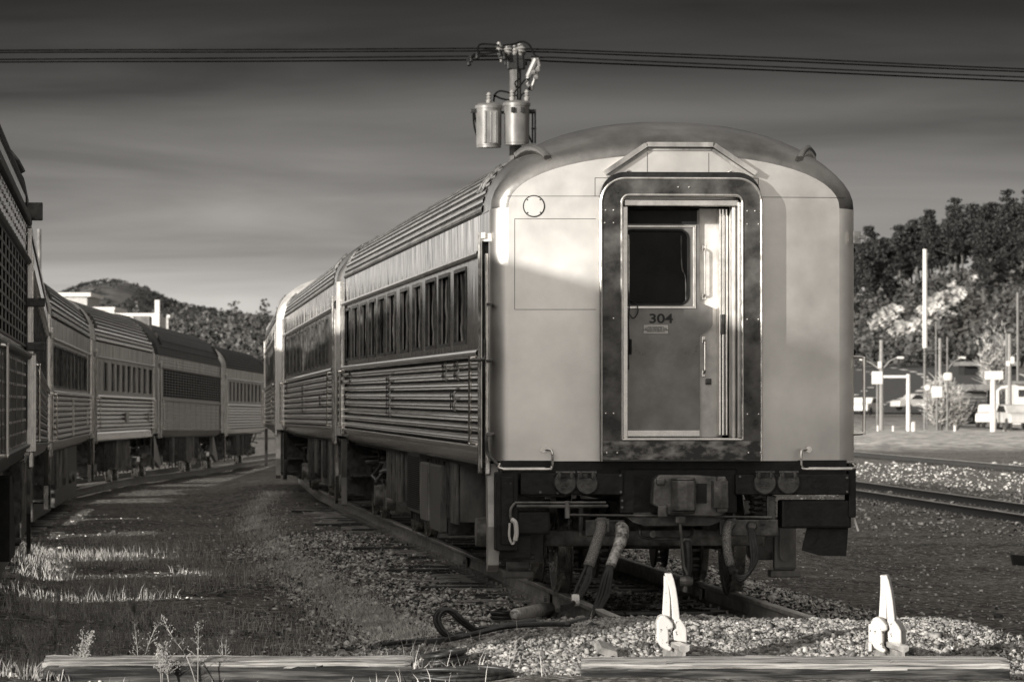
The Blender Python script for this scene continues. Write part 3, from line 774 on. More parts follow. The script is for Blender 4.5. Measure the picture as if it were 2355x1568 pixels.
# near end details; local coordinates of the end wall (x across, z up)
def fx_(px): return (px-1553)/277.
def fz_(py): return EYE+(HY-py)/277.
def LC(px, py, y):
    Y = 41.5+y; return ((px-CXP)/F*Y-mainx(Y), y, EYE+(HY-py)/F*Y)
def P(px, py, y): return LC(px, py, y)
x0, x1, z0, z1 = DOOR
# seams and access hatches drawn as thin grooved strips standing proud of the sheet
mb = MB(); e = -.0025
def seam(ax, az, bx, bz, w=.004):
    if abs(ax-bx) > abs(az-bz):
        a_, b_ = min(ax, bx), max(ax, bx); n = 12
        for i in range(n):
            p, q_ = a_+(b_-a_)*i/n, a_+(b_-a_)*(i+1)/n
            mb.face([(p, bow(p)-.003, az-w/2), (q_, bow(q_)-.003, az-w/2), (q_, bow(q_)-.003, az+w/2), (p, bow(p)-.003, az+w/2)])
    else: mb.box(ax-w/2, ax+w/2, e+bow(ax), .002+bow(ax), min(az, bz), max(az, bz))
seam(-1.40, fz_(452), x0-.1, fz_(452)); seam(x1+.1, fz_(453), 1.44, fz_(453))
for a, b, c, d in ((1184, 504, 1370, 504), (1184, 712, 1370, 712), (1184, 504, 1184, 712), (1368, 410, 1368, 452), (1368, 410, 1400, 410), (1746, 410, 1746, 452), (1716, 410, 1746, 410)): seam(fx_(a), fz_(b), fx_(c), fz_(d))
mb.build('sheet_seams', M['black'], car1)
mb = MB(); mb.lathe([(0, -.006), (.082, -.006), (.084, 0)], (fx_(1228), 0, fz_(475)), 1, 32)
hp = mb.build('round_hatch', M['face'], car1); cxh = fx_(1228); hp.rotation_euler[2] = -.088; hp.location = (cxh-cxh*math.cos(.088), bow(1.17)+cxh*math.sin(.088)-.001, 0)
mb = MB(); mb.tube([(fx_(1228)+.088*math.cos(a*PI/16), -.001, fz_(475)+.088*math.sin(a*PI/16)) for a in range(33)], .005, 4)
for k in range(4): mb.disc((fx_(1228)+.075*math.cos(k*PI/2+.8), -.008, fz_(475)+.075*math.sin(k*PI/2+.8)), 1, .006, .006, 8)
mb.build('hatch_rim', M['black'], hp)
# recess behind the doorway
mb = MB(); D = .62
mb.face([(x0, .0, z0), (x0, D, z0), (x0, D, z1), (x0, .0, z1)]); mb.face([(x1, .0, z0), (x1, D, z0), (x1, D, z1), (x1, .0, z1)])
mb.face([(x0, 0, z1), (x1, 0, z1), (x1, D, z1), (x0, D, z1)]); mb.face([(x0, 0, z0), (x1, 0, z0), (x1, D, z0), (x0, D, z0)])
mb.face([(x0, D, z0), (x1, D, z0), (x1, D, z1), (x0, D, z1)])
mb.build('doorway_lining', M['grime'], car1)
# diaphragm: face plate with rounded top and the bellows behind it
PD = -.17
def arch(xa, xb, za, zt, r, n=10):
    p = [(xa, za), (xb, za), (xb, zt-r)]
    p += [(xb-r+r*math.cos(a*PI/2/n), zt-r+r*math.sin(a*PI/2/n)) for a in range(1, n+1)]
    p += [(xa+r-r*math.sin(a*PI/2/n), zt-r+r*math.cos(a*PI/2/n)) for a in range(0, n+1)]
    return p
ox0, ox1 = fx_(1383)-.02, fx_(1752)-.02; ix0, ix1 = fx_(1430)-.02, fx_(1708)-.02
OB, OT, IB, IT = fz_(1059), fz_(413), fz_(1010), fz_(451)
outer = arch(ox0, ox1, OB, OT, .20); inner = arch(ix0, ix1, IB, IT, .06, 6)
mb = MB(); mb.holed(outer, inner, PD); mb.holed(outer, inner, PD+.03)
def wallring(mb, poly, ya, yb):
    n = len(poly)
    for i in range(n): a, b = poly[i], poly[(i+1) % n]; mb.face([(a[0], ya, a[1]), (b[0], ya, b[1]), (b[0], yb, b[1]), (a[0], yb, a[1])])
wallring(mb, outer, PD, PD+.03); wallring(mb, inner, PD, PD+.03)
dia = mb.build('diaphragm_faceplate', M['frame'], car1)
mb = MB()
sh = lambda k: arch(ox0+k, ox1-k, OB+.01, OT+.055-k, .20)
for i, k in enumerate((.03, .0, .03, .0, .03)):
    wallring(mb, sh(k), PD+.03+i*.028, PD+.03+(i+1)*.028)
    mb.holed(sh(0.0), inner, PD+.03+i*.028+.001)
mb.build('diaphragm_bellows', M['black'], car1)
mb = MB()   # bright rims of the plate
for pl, r in ((outer, .012), (inner, .011)):
    q_ = pl[1:]+[pl[0]]
    if pl is inner: q_ = pl[1:]+[pl[0]]
    mb.tube([(p[0], PD-.002, p[1]) for p in q_], r, 8)
mb.tube([(ix0, PD-.002, IB), (ix1, PD-.002, IB)], .008, 8)
mb.build('plate_rim', M['trim'], dia)
mb = MB(); mb.box(ox0+.012, ox1-.012, PD-.012, PD-.001, OB+.012, IB-.012); mb.build('sill_plate', M['framew'], dia)
mb = MB()
for px, py in ((1386, 486), (1404, 486), (1384, 515), (1404, 515), (1553, 433), (1578, 433), (1712, 487), (1730, 487), (1712, 517), (1738, 517), (1712, 735), (1738, 735), (1404, 733), (1386, 950), (1404, 950), (1712, 952), (1738, 952), (1388, 1040), (1412, 1040), (1714, 1040), (1742, 1040)):
    mb.lathe([(0, -.008), (.007, -.006), (.009, 0)], (fx_(px)+.006, PD-(.012 if py > 1010 else 0), fz_(py)), 1, 8)
mb.build('plate_bolts', M['trim'], dia)
# lifting eyes on top
for px in (1447, 1684):
    mb = MB(); x = fx_(px)-.02; z = OT-.0
    mb.tube(smoothpath([(x-.033, PD+.06, z-.01), (x-.033, PD+.06, z+.04), (x, PD+.06, z+.065), (x+.033, PD+.06, z+.04), (x+.033, PD+.06, z-.01)], 5), .008, 8)
    mb.build('lifting_eye', M['trim'], dia)
# sill threshold, header, door
YD = .36
mb = MB(); mb.cbox(ix0+.02, ix1-.02, -.10, .05, IB-.03, IB+.012, .006); mb.build('threshold', M['trim'], car1)
mb = MB(); mb.cbox(ix0+.03, ix1-.01, -.06, .0, fz_(475), fz_(459), .008)
mb.cbox(fx_(1432)-.01, fx_(1441), -.08, .02, IB+.012, fz_(477), .006)
mb.build('door_casing', M['trim'], car1)
dxL, dxR = -.497, fx_(1624)-.01
door = MB(); wl_, wr_, wb_, wt_ = fx_(1448)-.01, fx_(1598)-.01, fz_(697), fz_(527)
dz0, dz1 = IB+.012, fz_(480)
tz0, tz1 = fz_(842-5), fz_(668+15)
# leaf outline with the trapezoid tongue on its right edge
leaf = [(dxL, dz0), (dxR, dz0), (dxR, fz_(772)), (dxR+.095, fz_(752)), (dxR+.11, fz_(745)), (dxR+.11, fz_(706)), (dxR, fz_(694)), (dxR, dz1), (dxL, dz1)]
def rrect(a, b, c, d, r, n=6):
    p = []
    for (cx, cz, s) in ((b-r, c+r, -PI/2), (b-r, d-r, 0), (a+r, d-r, PI/2), (a+r, c+r, PI)):
        p += [(cx+r*math.cos(s+k*PI/2/n), cz+r*math.sin(s+k*PI/2/n)) for k in range(n+1)]
    return p
hole = rrect(wl_, wr_, wb_, wt_, .07)
door.holed(leaf, hole, YD); wallring(door, leaf, YD, YD+.04); wallring(door, hole, YD, YD+.04)
dr = door.build('end_door', M['door'], car1)
mb = MB(); mb.face([(wl_-.02, YD+.025, wb_-.02), (wr_+.02, YD+.025, wb_-.02), (wr_+.02, YD+.025, wt_+.02), (wl_-.02, YD+.025, wt_+.02)])
mb.build('door_window', M['doorglass'], dr)
mb = MB(); mb.tube([(p[0], YD-.003, p[1]) for p in hole+[hole[0]]], .011, 6); mb.build('window_gasket', M['black'], dr)
mb = MB()
for a, b, c, d in ((dxL, fx_(1612), fz_(708), fz_(703)), (dxL, fx_(1612), fz_(520), fz_(515)), (fx_(1606), fx_(1611), fz_(706), fz_(516)), (dxL, dxR, fz_(1004), fz_(990))):
    mb.cbox(a, b, YD-.014, YD-.0015, c, d, .003)
mb.build_each('door_moulding', M['trim'], dr)
mb = MB(); mb.cbox(dxL, fx_(1615), YD-.02, YD-.001, fz_(512), fz_(480), .005); mb.build('door_header', M['black'], dr)
mb = MB(); mb.cbox(fx_(1440), fx_(1612), YD-.012, YD-.001, fz_(840), fz_(778), .003); 
mb = MB(); xx = wl_+.04
mb.tube(smoothpath([(wl_-.015, YD-.01, wt_-.03), (wl_+.02, YD-.05, wt_-.04), (wl_+.03, YD-.05, wt_-.09), (wl_+.03, YD-.05, wb_+.1), (wl_+.02, YD-.05, wb_+.05), (wl_-.01, YD-.01, wb_+.03)], 5), .009, 8)
mb.build('pull_bar', M['trim'], dr)
mb = MB(); mb.tube(smoothpath([(wr_-.06, YD+.015, wt_-.04), (wr_-.055, YD+.015, wt_-.3), (wr_-.025, YD+.015, wb_+.22), (wr_-.02, YD+.015, wb_+.03)], 6), .008, 6); mb.build('inner_pull_bar', M['grime'], dr)
textmesh('304', 'car_number', M['ink'], dr, fx_(1533)-.008, YD-.006, fz_(732), .078, xs=1.28, spacing=.98, bold=.002)
mb = MB(); sxc, szc = fx_(1521)-.008, fz_(756)
mb.cbox(sxc-.102, sxc+.102, YD-.009, YD-.001, szc-.036, szc+.036, .003)
for a in (-.096, .096):
    for b in (-.03, .03): mb.disc((sxc+a, YD-.011, szc+b), 1, .003, .004, 6)
sgnp = mb.build('notice_plate', M['plain'], dr)
textmesh('FOR YOUR SAFETY\nDO NOT ENTER OR PASS\nTHROUGH VESTIBULE WHEN\nTRAIN IS IN MOTION', 'notice_lettering', M['ink'], sgnp, sxc, YD-.0105, szc, .0098, xs=1.18, line=.92, ext=.0008, bold=.0003)
# dangling lead on the left of the door
mb = MB(); yy = YD-.07
mb.tube(smoothpath([P(1438, 470, yy), P(1436, 560, yy), P(1441, 640, yy), P(1446, 700, yy), P(1444, 740, yy), P(1446, 790, yy)], 6), .006, 6)
mb.tube(smoothpath([P(1448, 690, yy), P(1463, 700, yy), P(1466, 718, yy), P(1456, 732, yy), P(1446, 722, yy)], 5), .005, 6)
mb.tube([P(1449, 780, yy), P(1449, 815, yy)], .011, 8); mb.tube([P(1445, 790, yy), P(1444, 838, yy)], .004, 6); mb.tube([P(1444, 836, yy), P(1444, 850, yy)], .008, 8)
mb.build('dangling_lead', M['rubber'], car1)
# folded side panel with handles, latch, bellows edges
sl_ = MB(); pxl, pxr = dxR+.004, fx_(1676)
yS = .30
sl_.cbox(pxl, pxr, YD+.045, YD+.075, dz0, fz_(475), .004)
sp = sl_.build('side_panel', M['doorpale'], car1)
mb = MB()
for (a, b) in ((560, 688), (772, 866)):
    x = fx_(1632); mb.tube(smoothpath([(x, YD+.04, fz_(a+8)), (x+.004, YD-.005, fz_(a+12)), (x+.004, YD-.01, fz_(a+24)), (x+.004, YD-.01, fz_(b-24)), (x+.004, YD-.005, fz_(b-12)), (x, YD+.04, fz_(b-8))], 5), .010, 8)
    for c in (a, b-16): mb.cbox(x-.014, x+.014, YD+.034, YD+.045, fz_(c+16), fz_(c), .003)
mb.build_each('handle', M['trim'], sp)
mb = MB(); x = fx_(1643); mb.cbox(x-.025, x+.025, YD+.03, YD+.045, fz_(884), fz_(870), .004); mb.disc((x, YD+.025, fz_(877)), 1, .014, .02, 12); mb.cbox(x-.022, x+.01, YD+.0, YD+.02, fz_(880), fz_(874), .003); mb.build('latch', M['grime'], sp)
mb = MB()
for px, w in ((1664, .008), (1671, .010), (1679, .008)):
    mb.cbox(fx_(px)-w, fx_(px)+w, YD-.16, YD+.05, dz0+.02, fz_(478), .004)
mb.build_each('folding_gate_bar', M['trim'], car1)
mb = MB(); mb.cbox(fx_(1684), fx_(1692), -.02, .22, dz0, fz_(466), .01); mb.cbox(fx_(1695), fx_(1703), -.09, .2, IB+.01, fz_(466), .008)
for k in range(17): mb.disc((fx_(1699), -.094, IB+.08+k*.116), 1, .008, .012, 8)
mb.build('bellows_edge', M['doorpale'], car1)
mb = MB(); x = fx_(1668); mb.cbox(x-.012, x+.016, YD-.2, YD-.17, fz_(768), fz_(722), .004); mb.build('gate_lock', M['grime'], car1)
# hood over the doorway
mb = MB(); hz = lambda py: fz_(py)
hood = [(1392, 403), (1487, 339), (1638, 339), (1735, 404)]
for (a, b), (c, d) in zip(hood[:-1], hood[1:]):
    A = Vector((fx_(a), 0, fz_(b))); B = Vector((fx_(c), 0, fz_(d)))
    dirv = (B-A).normalized(); up_ = Vector((0, 0, 1)); nn = Vector((-dirv.z, 0, dirv.x))
    for (h0, h1, ya_, yb_) in ((0, .038, -.085, .16), (-.030, -.006, -.03, .12)):
        P8 = [A+nn*h0, B+nn*h0, B+nn*h1, A+nn*h1]
        n = len(mb.v); mb.v += [(p.x, ya_, p.z) for p in P8]+[(p.x, yb_+.25*(p.z > 3.6), p.z) for p in P8]
        for f in ((0,1,2,3),(7,6,5,4),(0,4,5,1),(1,5,6,2),(2,6,7,3),(3,7,4,0)): mb.f.append(tuple(n+i for i in f)); mb.m.append(0)
mb.build('door_hood', M['wall_pale'], car1)
mb = MB(); mb.prism([(fx_(1396), fz_(404)), (fx_(1732), fz_(404)), (fx_(1638), fz_(346)), (fx_(1487), fz_(346))], 1, -.012, .22)
hp_ = mb.build('hood_panel', M['face'], car1)
mb = MB(); 
for px in (1488, 1630): mb.box(fx_(px)-.002, fx_(px)+.002, -.015, -.011, fz_(403), fz_(352))
mb.build('panel_seam', M['black'], hp_)
# corner fins on the roof end
def hood_z(x, y):
    f = math.sqrt(max(0, 1-(1-min(1, y/1.05))**2)); return 3.27-.02*f+(.44+.315*f)*max(0, 1-(abs(x)/1.525)**NR)**(1/NR)
for s in (-1, 1):
    mb = MB(); rows = []
    for i in range(13):
        t = i/12; x = s*(1.06+.20*t); y = .10+.62*t; z = hood_z(x, y); h = .01+.085*math.sin(PI*min(1, t*.72))
        rows.append([(x-s*.03, y, z-.04), (x-s*.035, y-.02, z+h*.7), (x, y-.03, z+h), (x+s*.025, y, z+h*.75), (x+s*.02, y+.01, z-.05)])
    mb.grid(rows, True); mb.face(rows[0]); mb.face(rows[-1])
    mb.build('roof_fin', M['hood'], car1, smooth=True)
# marker brackets, side grab irons, door-side hinges
mb = MB(); mb.cbox(1.50, 1.56, .05, .12, fz_(560), fz_(530), .006); mb.cbox(1.54, 1.60, .03, .10, fz_(548), fz_(540), .004); mb.build('marker_bracket', M['grime'], car1)
mb = MB(); mb.cbox(-1.575, -1.50, .20, .27, fz_(555), fz_(536), .006); mb.cbox(-1.60, -1.565, .18, .25, fz_(548), fz_(534), .004); mb.build('marker_bracket', M['plain'], car1)
mb = MB(); x = 1.60; y = .2; mb.tube(smoothpath([(1.52, y, fz_(998)), (x, y, fz_(996)), (x+.01, y, fz_(985)), (x+.01, y, fz_(835)), (x, y, fz_(822)), (1.52, y, fz_(820))], 5), .014, 8); mb.build('grab_iron', M['trim'], car1)
mb = MB(); x = -1.575
mb.tube(smoothpath([(x, .13, fz_(780)), (x, .13, fz_(820)), (x-.02, .13, fz_(826)), (x-.04, .16, fz_(828)), (x-.11, .3, fz_(828))], 5), .012, 8)
mb.tube(smoothpath([(-1.50, .12, fz_(998)), (-1.56, .12, fz_(1000)), (-1.56, .11, fz_(1030)), (-1.54, .08, fz_(1048)), (-1.44, -.02, fz_(1077)), (-1.42, -.03, fz_(1077))], 5), .014, 8)
for z in (700, 830, 1000): mb.cbox(-1.56, -1.515, .10, .17, fz_(z)-.012, fz_(z)+.012, .004)
mb.build_each('corner_rod', M['grime'], car1)
# handrails under the end wall
for (a, b, c, top) in ((1148, 1268, 1258, 1035), (1965, 1842, 1852, 1032)):
    ya_ = -.07; s = 1 if b > a else -1
    pts = [(fx_(a), .02, fz_(1066)), (fx_(a)+s*.02, ya_, fz_(1077)), (fx_(b)-s*.05, ya_, fz_(1078)), (fx_(b)-s*.01, ya_, fz_(1074)), (fx_(b), ya_, fz_(1062)), (fx_(b), ya_, fz_(1044)), (fx_(b)-s*.012, ya_+.02, fz_(1034)), (fx_(c)-s*.03, 0, fz_(1033))]
    mb = MB(); mb.tube(smoothpath(pts, 5), .011, 8)
    mb.tube([(fx_(a)+s*.02, ya_, fz_(1077.5)), (fx_(b)-s*.06, ya_, fz_(1077.5))], .016, 10)
    mb.disc((fx_(c)-s*.035, -.01, fz_(1033)), 1, .026, .015, 16); mb.disc((fx_(c)-s*.035, -.022, fz_(1033)), 1, .012, .02, 8)
    mb.build('under_handrail', M['trim'], car1)
# end sill and buffer beam
mb = MB(); mb.box(-1.44, 1.44, .04, .4, 1.02, 1.175)
mb.cbox(fx_(1195), fx_(1432), -.05, .2, fz_(1137), fz_(1087), .01); mb.cbox(fx_(1690), fx_(1955), -.05, .2, fz_(1137), fz_(1090), .01)
mb.cbox(fx_(1425), fx_(1695), .0, .25, fz_(1180), fz_(1078), .01)
mb.cbox(fx_(1140), fx_(1190), -.04, .25, fz_(1265), fz_(1085), .01); mb.cbox(fx_(1955), fx_(1972), .0, .25, fz_(1190), fz_(1065), .01)
mb.cbox(fx_(1150), fx_(1178), -.07, -.03, fz_(1250), fz_(1095), .006)
mb.build('buffer_beam', M['black'], car1)
mb = MB()
for px, py in ((1160, 1110), (1172, 1110), (1160, 1140), (1160, 1180), (1165, 1240), (1424, 1092), (1425, 1130), (1700, 1095), (1948, 1098), (1948, 1130), (1428, 1150), (1428, 1165), (1240, 1130), (1280, 1132)):
    mb.disc((fx_(px), -.06 if px < 1200 or px > 1430 else -.058, fz_(py)), 1, .011, .02, 6)
mb.build('beam_bolts', M['cast'], car1)
for k, px in enumerate((1297, 1346, 1757, 1812)):
    mb = MB(); x, z = fx_(px), fz_(1110)
    mb.lathe([(0, -.10), (.085, -.10), (.095, -.09), (.095, -.05)], (x, 0, z), 1, 24)
    mb.cbox(x-.075, x+.075, -.10, -.04, z+.03, z+.095, .01); mb.tube([(x-.08, -.095, z+.088), (x+.08, -.095, z+.088)], .012, 8)
    for a in (-.05, .05): mb.cbox(x+a-.012, x+a+.012, -.115, -.09, z+.04, z+.1, .004)
    rc = mb.build('power_receptacle', M['grime'], car1, angle=40)
    textmesh('480 VOLTS\nDO NOT OPEN\nTRAIN LINE', 'cover_lettering', M['cast'], rc, x, -.102, z-.018, .011, ext=.0015)
# coupler
mb = MB(); cx_ = fx_(1575); cz_ = fz_(1135)
mb.prism([(fx_(1497), fz_(1102)), (fx_(1510), fz_(1090)), (fx_(1600), fz_(1091)), (fx_(1662), fz_(1096)), (fx_(1668), fz_(1108)), (fx_(1668), fz_(1172)), (fx_(1650), fz_(1186)), (fx_(1560), fz_(1184)), (fx_(1520), fz_(1182)), (fx_(1513), fz_(1170)), (fx_(1494), fz_(1158))], 1, -.22, .05)
cp = mb.build('coupler', M['cast'], car1)
bv = cp.modifiers.new('bevel', 'BEVEL'); bv.width = .014; bv.segments = 3
mb = MB()
poly = [(fx_(1535), -.22), (fx_(1533), -.33), (fx_(1545), -.40), (fx_(1565), -.43), (fx_(1583), -.40), (fx_(1590), -.33), (fx_(1590), -.22)]
mb.prism(poly, 2, fz_(1172), fz_(1103)); mb.prism([(p[0]*.98+.0, p[1]*.93) for p in poly], 2, fz_(1178), fz_(1172)); mb.prism([(p[0], p[1]*.9) for p in poly], 2, fz_(1103), fz_(1097))
kn = mb.build('knuckle', M['cast'], cp); bv = kn.modifiers.new('bevel', 'BEVEL'); bv.width = .012; bv.segments = 3
mb = MB(); mb.prism([(fx_(1628), -.22), (fx_(1632), -.30), (fx_(1648), -.34), (fx_(1664), -.30), (fx_(1668), -.22)], 2, fz_(1165), fz_(1104))
mb.cbox(fx_(1502), fx_(1522), -.27, -.2, fz_(1113), fz_(1097), .012); mb.cbox(fx_(1640), fx_(1660), -.29, -.2, fz_(1112), fz_(1094), .012)
mb.cbox(fx_(1505), fx_(1527), -.25, -.2, fz_(1187), fz_(1160), .012); mb.cbox(fx_(1640), fx_(1664), -.28, -.2, fz_(1176), fz_(1160), .012)
mb.build_each('coupler_lug', M['cast'], cp)
mb = MB(); mb.lathe([(0, -.225), (.035, -.225), (.05, -.20)], (fx_(1608), 0, fz_(1132)), 1, 20); mb.box(fx_(1594), fx_(1618), -.226, -.2, fz_(1155), fz_(1110)); mb.build('coupler_pocket', M['black'], cp)
mb = MB(); mb.cbox(fx_(1545), fx_(1568), -.27, -.18, fz_(1200), fz_(1184), .008); mb.disc((fx_(1556), -.275, fz_(1193)), 1, .012, .02, 10)
mb.tube([(fx_(1556), -.24, fz_(1200)), (fx_(1560), -.22, fz_(1240)), (fx_(1566), -.2, fz_(1300)), (fx_(1574), -.2, fz_(1318))], .012, 8)
mb.build('lift_lever', M['cast'], cp)
mb = MB(); pts = [(fx_(1425), fz_(1185)), (fx_(1690), fz_(1185))]
mb.prism([(fx_(1440), fz_(1188)), (fx_(1455), fz_(1200)), (fx_(1480), fz_(1208)), (fx_(1630), fz_(1208)), (fx_(1655), fz_(1200)), (fx_(1668), fz_(1188))], 1, -.02, .30)
mb.cbox(fx_(1455), fx_(1500), .0, .3, fz_(1185), fz_(1090), .01)
mb.build('coupler_carrier', M['grime'], car1)
# uncoupling rods, cross bars
mb = MB()
mb.tube([(fx_(1185), -.09, fz_(1162)), (fx_(1395), -.09, fz_(1162))], .016, 8); mb.tube([(fx_(1180), -.10, fz_(1154)), (fx_(1390), -.10, fz_(1154))], .011, 8)
mb.tube([(fx_(1305), -.06, fz_(1182)), (fx_(1775), -.02, fz_(1189))], .011, 8)
mb.cbox(fx_(1296), fx_(1306), -.12, -.04, fz_(1190), fz_(1150), .005)
mb.tube(smoothpath([(fx_(1180), -.10, fz_(1156)), (fx_(1171), -.12, fz_(1168)), (fx_(1170), -.12, fz_(1185)), (fx_(1175), -.12, fz_(1200))], 5), .012, 8)
mb.build_each('uncoupling_rod', M['cast'], car1)
mb = MB(); mb.tube(smoothpath([(fx_(1172), -.13, fz_(1192)), (fx_(1181), -.14, fz_(1200)), (fx_(1183), -.14, fz_(1225)), (fx_(1180), -.14, fz_(1240))], 4), .02, 8); mb.tube(smoothpath([(fx_(1168), -.13, fz_(1200)), (fx_(1167), -.13, fz_(1230)), (fx_(1174), -.13, fz_(1248)), (fx_(1181), -.13, fz_(1238))], 4), .010, 6)
mb.build('white_lever_handle', M['plain'], car1)
# plates and brackets below
mb = MB()
mb.cbox(fx_(1150), fx_(1222), .06, .12, fz_(1282), fz_(1190), .006)
mb.cbox(fx_(1178), fx_(1265), .0, .2, fz_(1228), fz_(1175), .02)
mb.cbox(fx_(1800), fx_(1962), .02, .30, fz_(1215), fz_(1150), .02)
mb.prism([(fx_(1862), fz_(1214)), (fx_(1958), fz_(1214)), (fx_(1953), fz_(1280)), (fx_(1890), fz_(1278)), (fx_(1850), fz_(1266))], 1, .10, .13)
mb.build_each('step_well', M['black'], car1)
mb = MB(); mb.tube([(fx_(1152), -.02, fz_(1195)), (fx_(1152), -.02, fz_(1245))], .018, 8); mb.tube([(fx_(1152), -.02, fz_(1150)), (fx_(1152), -.02, fz_(1195))], .010, 8); mb.build('valve', M['cast'], car1)
mb = MB(); mb.cbox(fx_(1345), fx_(1435), -.03, .02, fz_(1232), fz_(1194), .01); mb.cbox(fx_(1655), fx_(1790), -.03, .02, fz_(1232), fz_(1194), .01)
mb.tube([(fx_(1335), .0, fz_(1150)), (fx_(1335), .0, fz_(1230))], .02, 8)
mb.cbox(fx_(1765), fx_(1785), -.0, .05, fz_(1235), fz_(1140), .006)
mb.build_each('hose_bracket', M['grime'], car1)
mb = MB()
mb.cbox(fx_(1370), fx_(1392), -.055, -.03, fz_(1225), fz_(1188), .004); mb.cbox(fx_(1367), fx_(1399), -.045, -.03, fz_(1222), fz_(1191), .004)
mb.build('socket_flange', M['cast'], car1)
def socket(px, py, r=.05):
    mb = MB(); mb.lathe([(0, -.11), (r*.7, -.11), (r, -.09), (r, -.03)], (fx_(px), 0, fz_(py)), 1, 18); mb.build('hose_socket', M['cast'], car1)
for a in ((1381, 1206), (1425, 1208), (1677, 1204), (1727, 1208)): socket(*a, r=.045)
# wires reach from the sockets over the rail onto the ground
YF = -1.4
def Q(px, py, y, dz=0):
    x, yy, z = LC(px, py, y); return (x, yy, z+dz)
def gq(px, py, dy=0, r=.02):
    # point on the ground seen at this pixel
    Y = 30.
    for _ in range(400):
        X = wx(px, Y); z = wz(py, Y)
        if z <= ground(X, Y)+r: break
        Y += .04
    return Vector((X, Y, z))
def to_local(v):
    b = Matrix.Rotation(-th, 4, 'Z'); return tuple(b.inverted() @ (Vector(v)-Vector(N1)))
mb = MB(); mb.tube(smoothpath([P(1381, 1206, -.10), P(1379, 1220, -.16), P(1368, 1255, -.3), P(1352, 1300, -.5)], 6), [.052]*1+[.046]*18, 12)
mb.build('braided_cable_sleeve', M['braid'], car1, smooth=True)
mb = MB()
for k, (dx, dy) in enumerate(((-8, 0), (0, 4), (7, 0), (3, -5))):
    mb.tube(smoothpath([P(1353+dx*.6, 1296, -.48), P(1345+dx*1.5, 1330, -.62), P(1330+dx*1.3, 1362, -.8), P(1322+dx*.5, 1380+dy*.5, -.95), P(1305, 1392+dy, -1.05), P(1290, 1397+dy, -1.15)], 6), .014, 6)
mb.build('cable_strand', M['rubber'], car1)
mb = MB(); mb.lathe([(0, -.03), (.045, -.03), (.05, 0), (.045, .03), (0, .03)], P(1321, 1378, -.95), 0, 12); mb.build('white_collar', M['plain'], car1)
mb = MB(); mb.tube(smoothpath([P(1425, 1208, -.10), P(1430, 1222, -.18), P(1424, 1248, -.3), P(1412, 1275, -.4), P(1402, 1300, -.5)], 6), [.045, .05, .052, .056, .06, .055, .056, .058, .06, .056, .052, .053, .055, .05, .046, .044, .045, .042, .042, .042, .042, .042, .042, .042, .042][:25], 12)
mb.build('taped_hose', M['tape'], car1, smooth=True)
mb = MB()
for k, dx in enumerate((-9, -3, 4, 9)):
    mb.tube(smoothpath([P(1402+dx*.4, 1296, -.48), P(1394+dx, 1330, -.62), P(1384+dx*1.2, 1370, -.9), P(1366+dx*.6, 1405, -1.2), P(1345, 1424+dx*.3, -1.5), P(1300, 1432, -1.75), P(1250, 1433, -1.9)], 6), .015, 6)
mb.build('cable_strand', M['rubber'], car1)
mb = MB(); mb.tube(smoothpath([P(1677, 1204, -.10), P(1672, 1220, -.16), P(1672, 1260, -.22), P(1680, 1300, -.22)], 6), .038, 12)
mb.build('braided_cable_sleeve', M['braid'], car1, smooth=True)
mb = MB()
for dx in (-6, 0, 6):
    mb.tube(smoothpath([P(1680+dx, 1296, -.22), P(1687+dx*.8, 1318+dx*.4, -.22), P(1702, 1330+dx*.8, -.22), P(1722-dx*.2, 1318+dx*.4, -.22), P(1735+dx, 1285, -.22), P(1733+dx, 1250, -.2), P(1727+dx*.5, 1215, -.12)], 6), .015, 8)
mb.tube([P(1690, 1310, -.26), P(1694, 1316, -.26)], .02, 8)
mb.build('looped_cable', M['rubber'], car1)
mb = MB(); mb.tube(smoothpath([P(1579, 1245, -.1), P(1581, 1260, -.12), P(1582, 1300, -.12), P(1578, 1328, -.12)], 5), .032, 12)
mb.build('air_hose', M['rubber'], car1, smooth=True)
mb = MB(); mb.tube([P(1567, 1250, -.08), P(1574, 1240, -.08), P(1586, 1242, -.08)], .02, 8); mb.lathe([(0, -.05), (.035, -.05), (.05, 0), (.03, .06), (0, .06)], P(1576, 1335, -.14), 0, 12); mb.tube([P(1576, 1330, -.14), P(1574, 1360, -.14)], .02, 8); mb.build('gladhand', M['cast'], car1)
mb = MB(); mb.tube(smoothpath([P(1470, 1205, .1), P(1470, 1222, .05), P(1480, 1235, .05), P(1540, 1238, .05), P(1585, 1235, .05), P(1592, 1215, .1)], 5), .014, 8); mb.lathe([(0, -.03), (.03, -.03), (.03, .03), (0, .03)], P(1500, 1227, .0), 1, 12)
mb.build('brake_pipe', M['grime'], car1)
mb = MB(); mb.face([P(1957, 1165, .15), P(1962, 1168, .15), P(1979, 1221, .0), P(1974, 1222, .0)]); mb.face([P(1957, 1165, .152), P(1962, 1168, .152), P(1979, 1221, .005), P(1974, 1222, .005)]); mb.build('reflector_tag', M['plain'], car1)
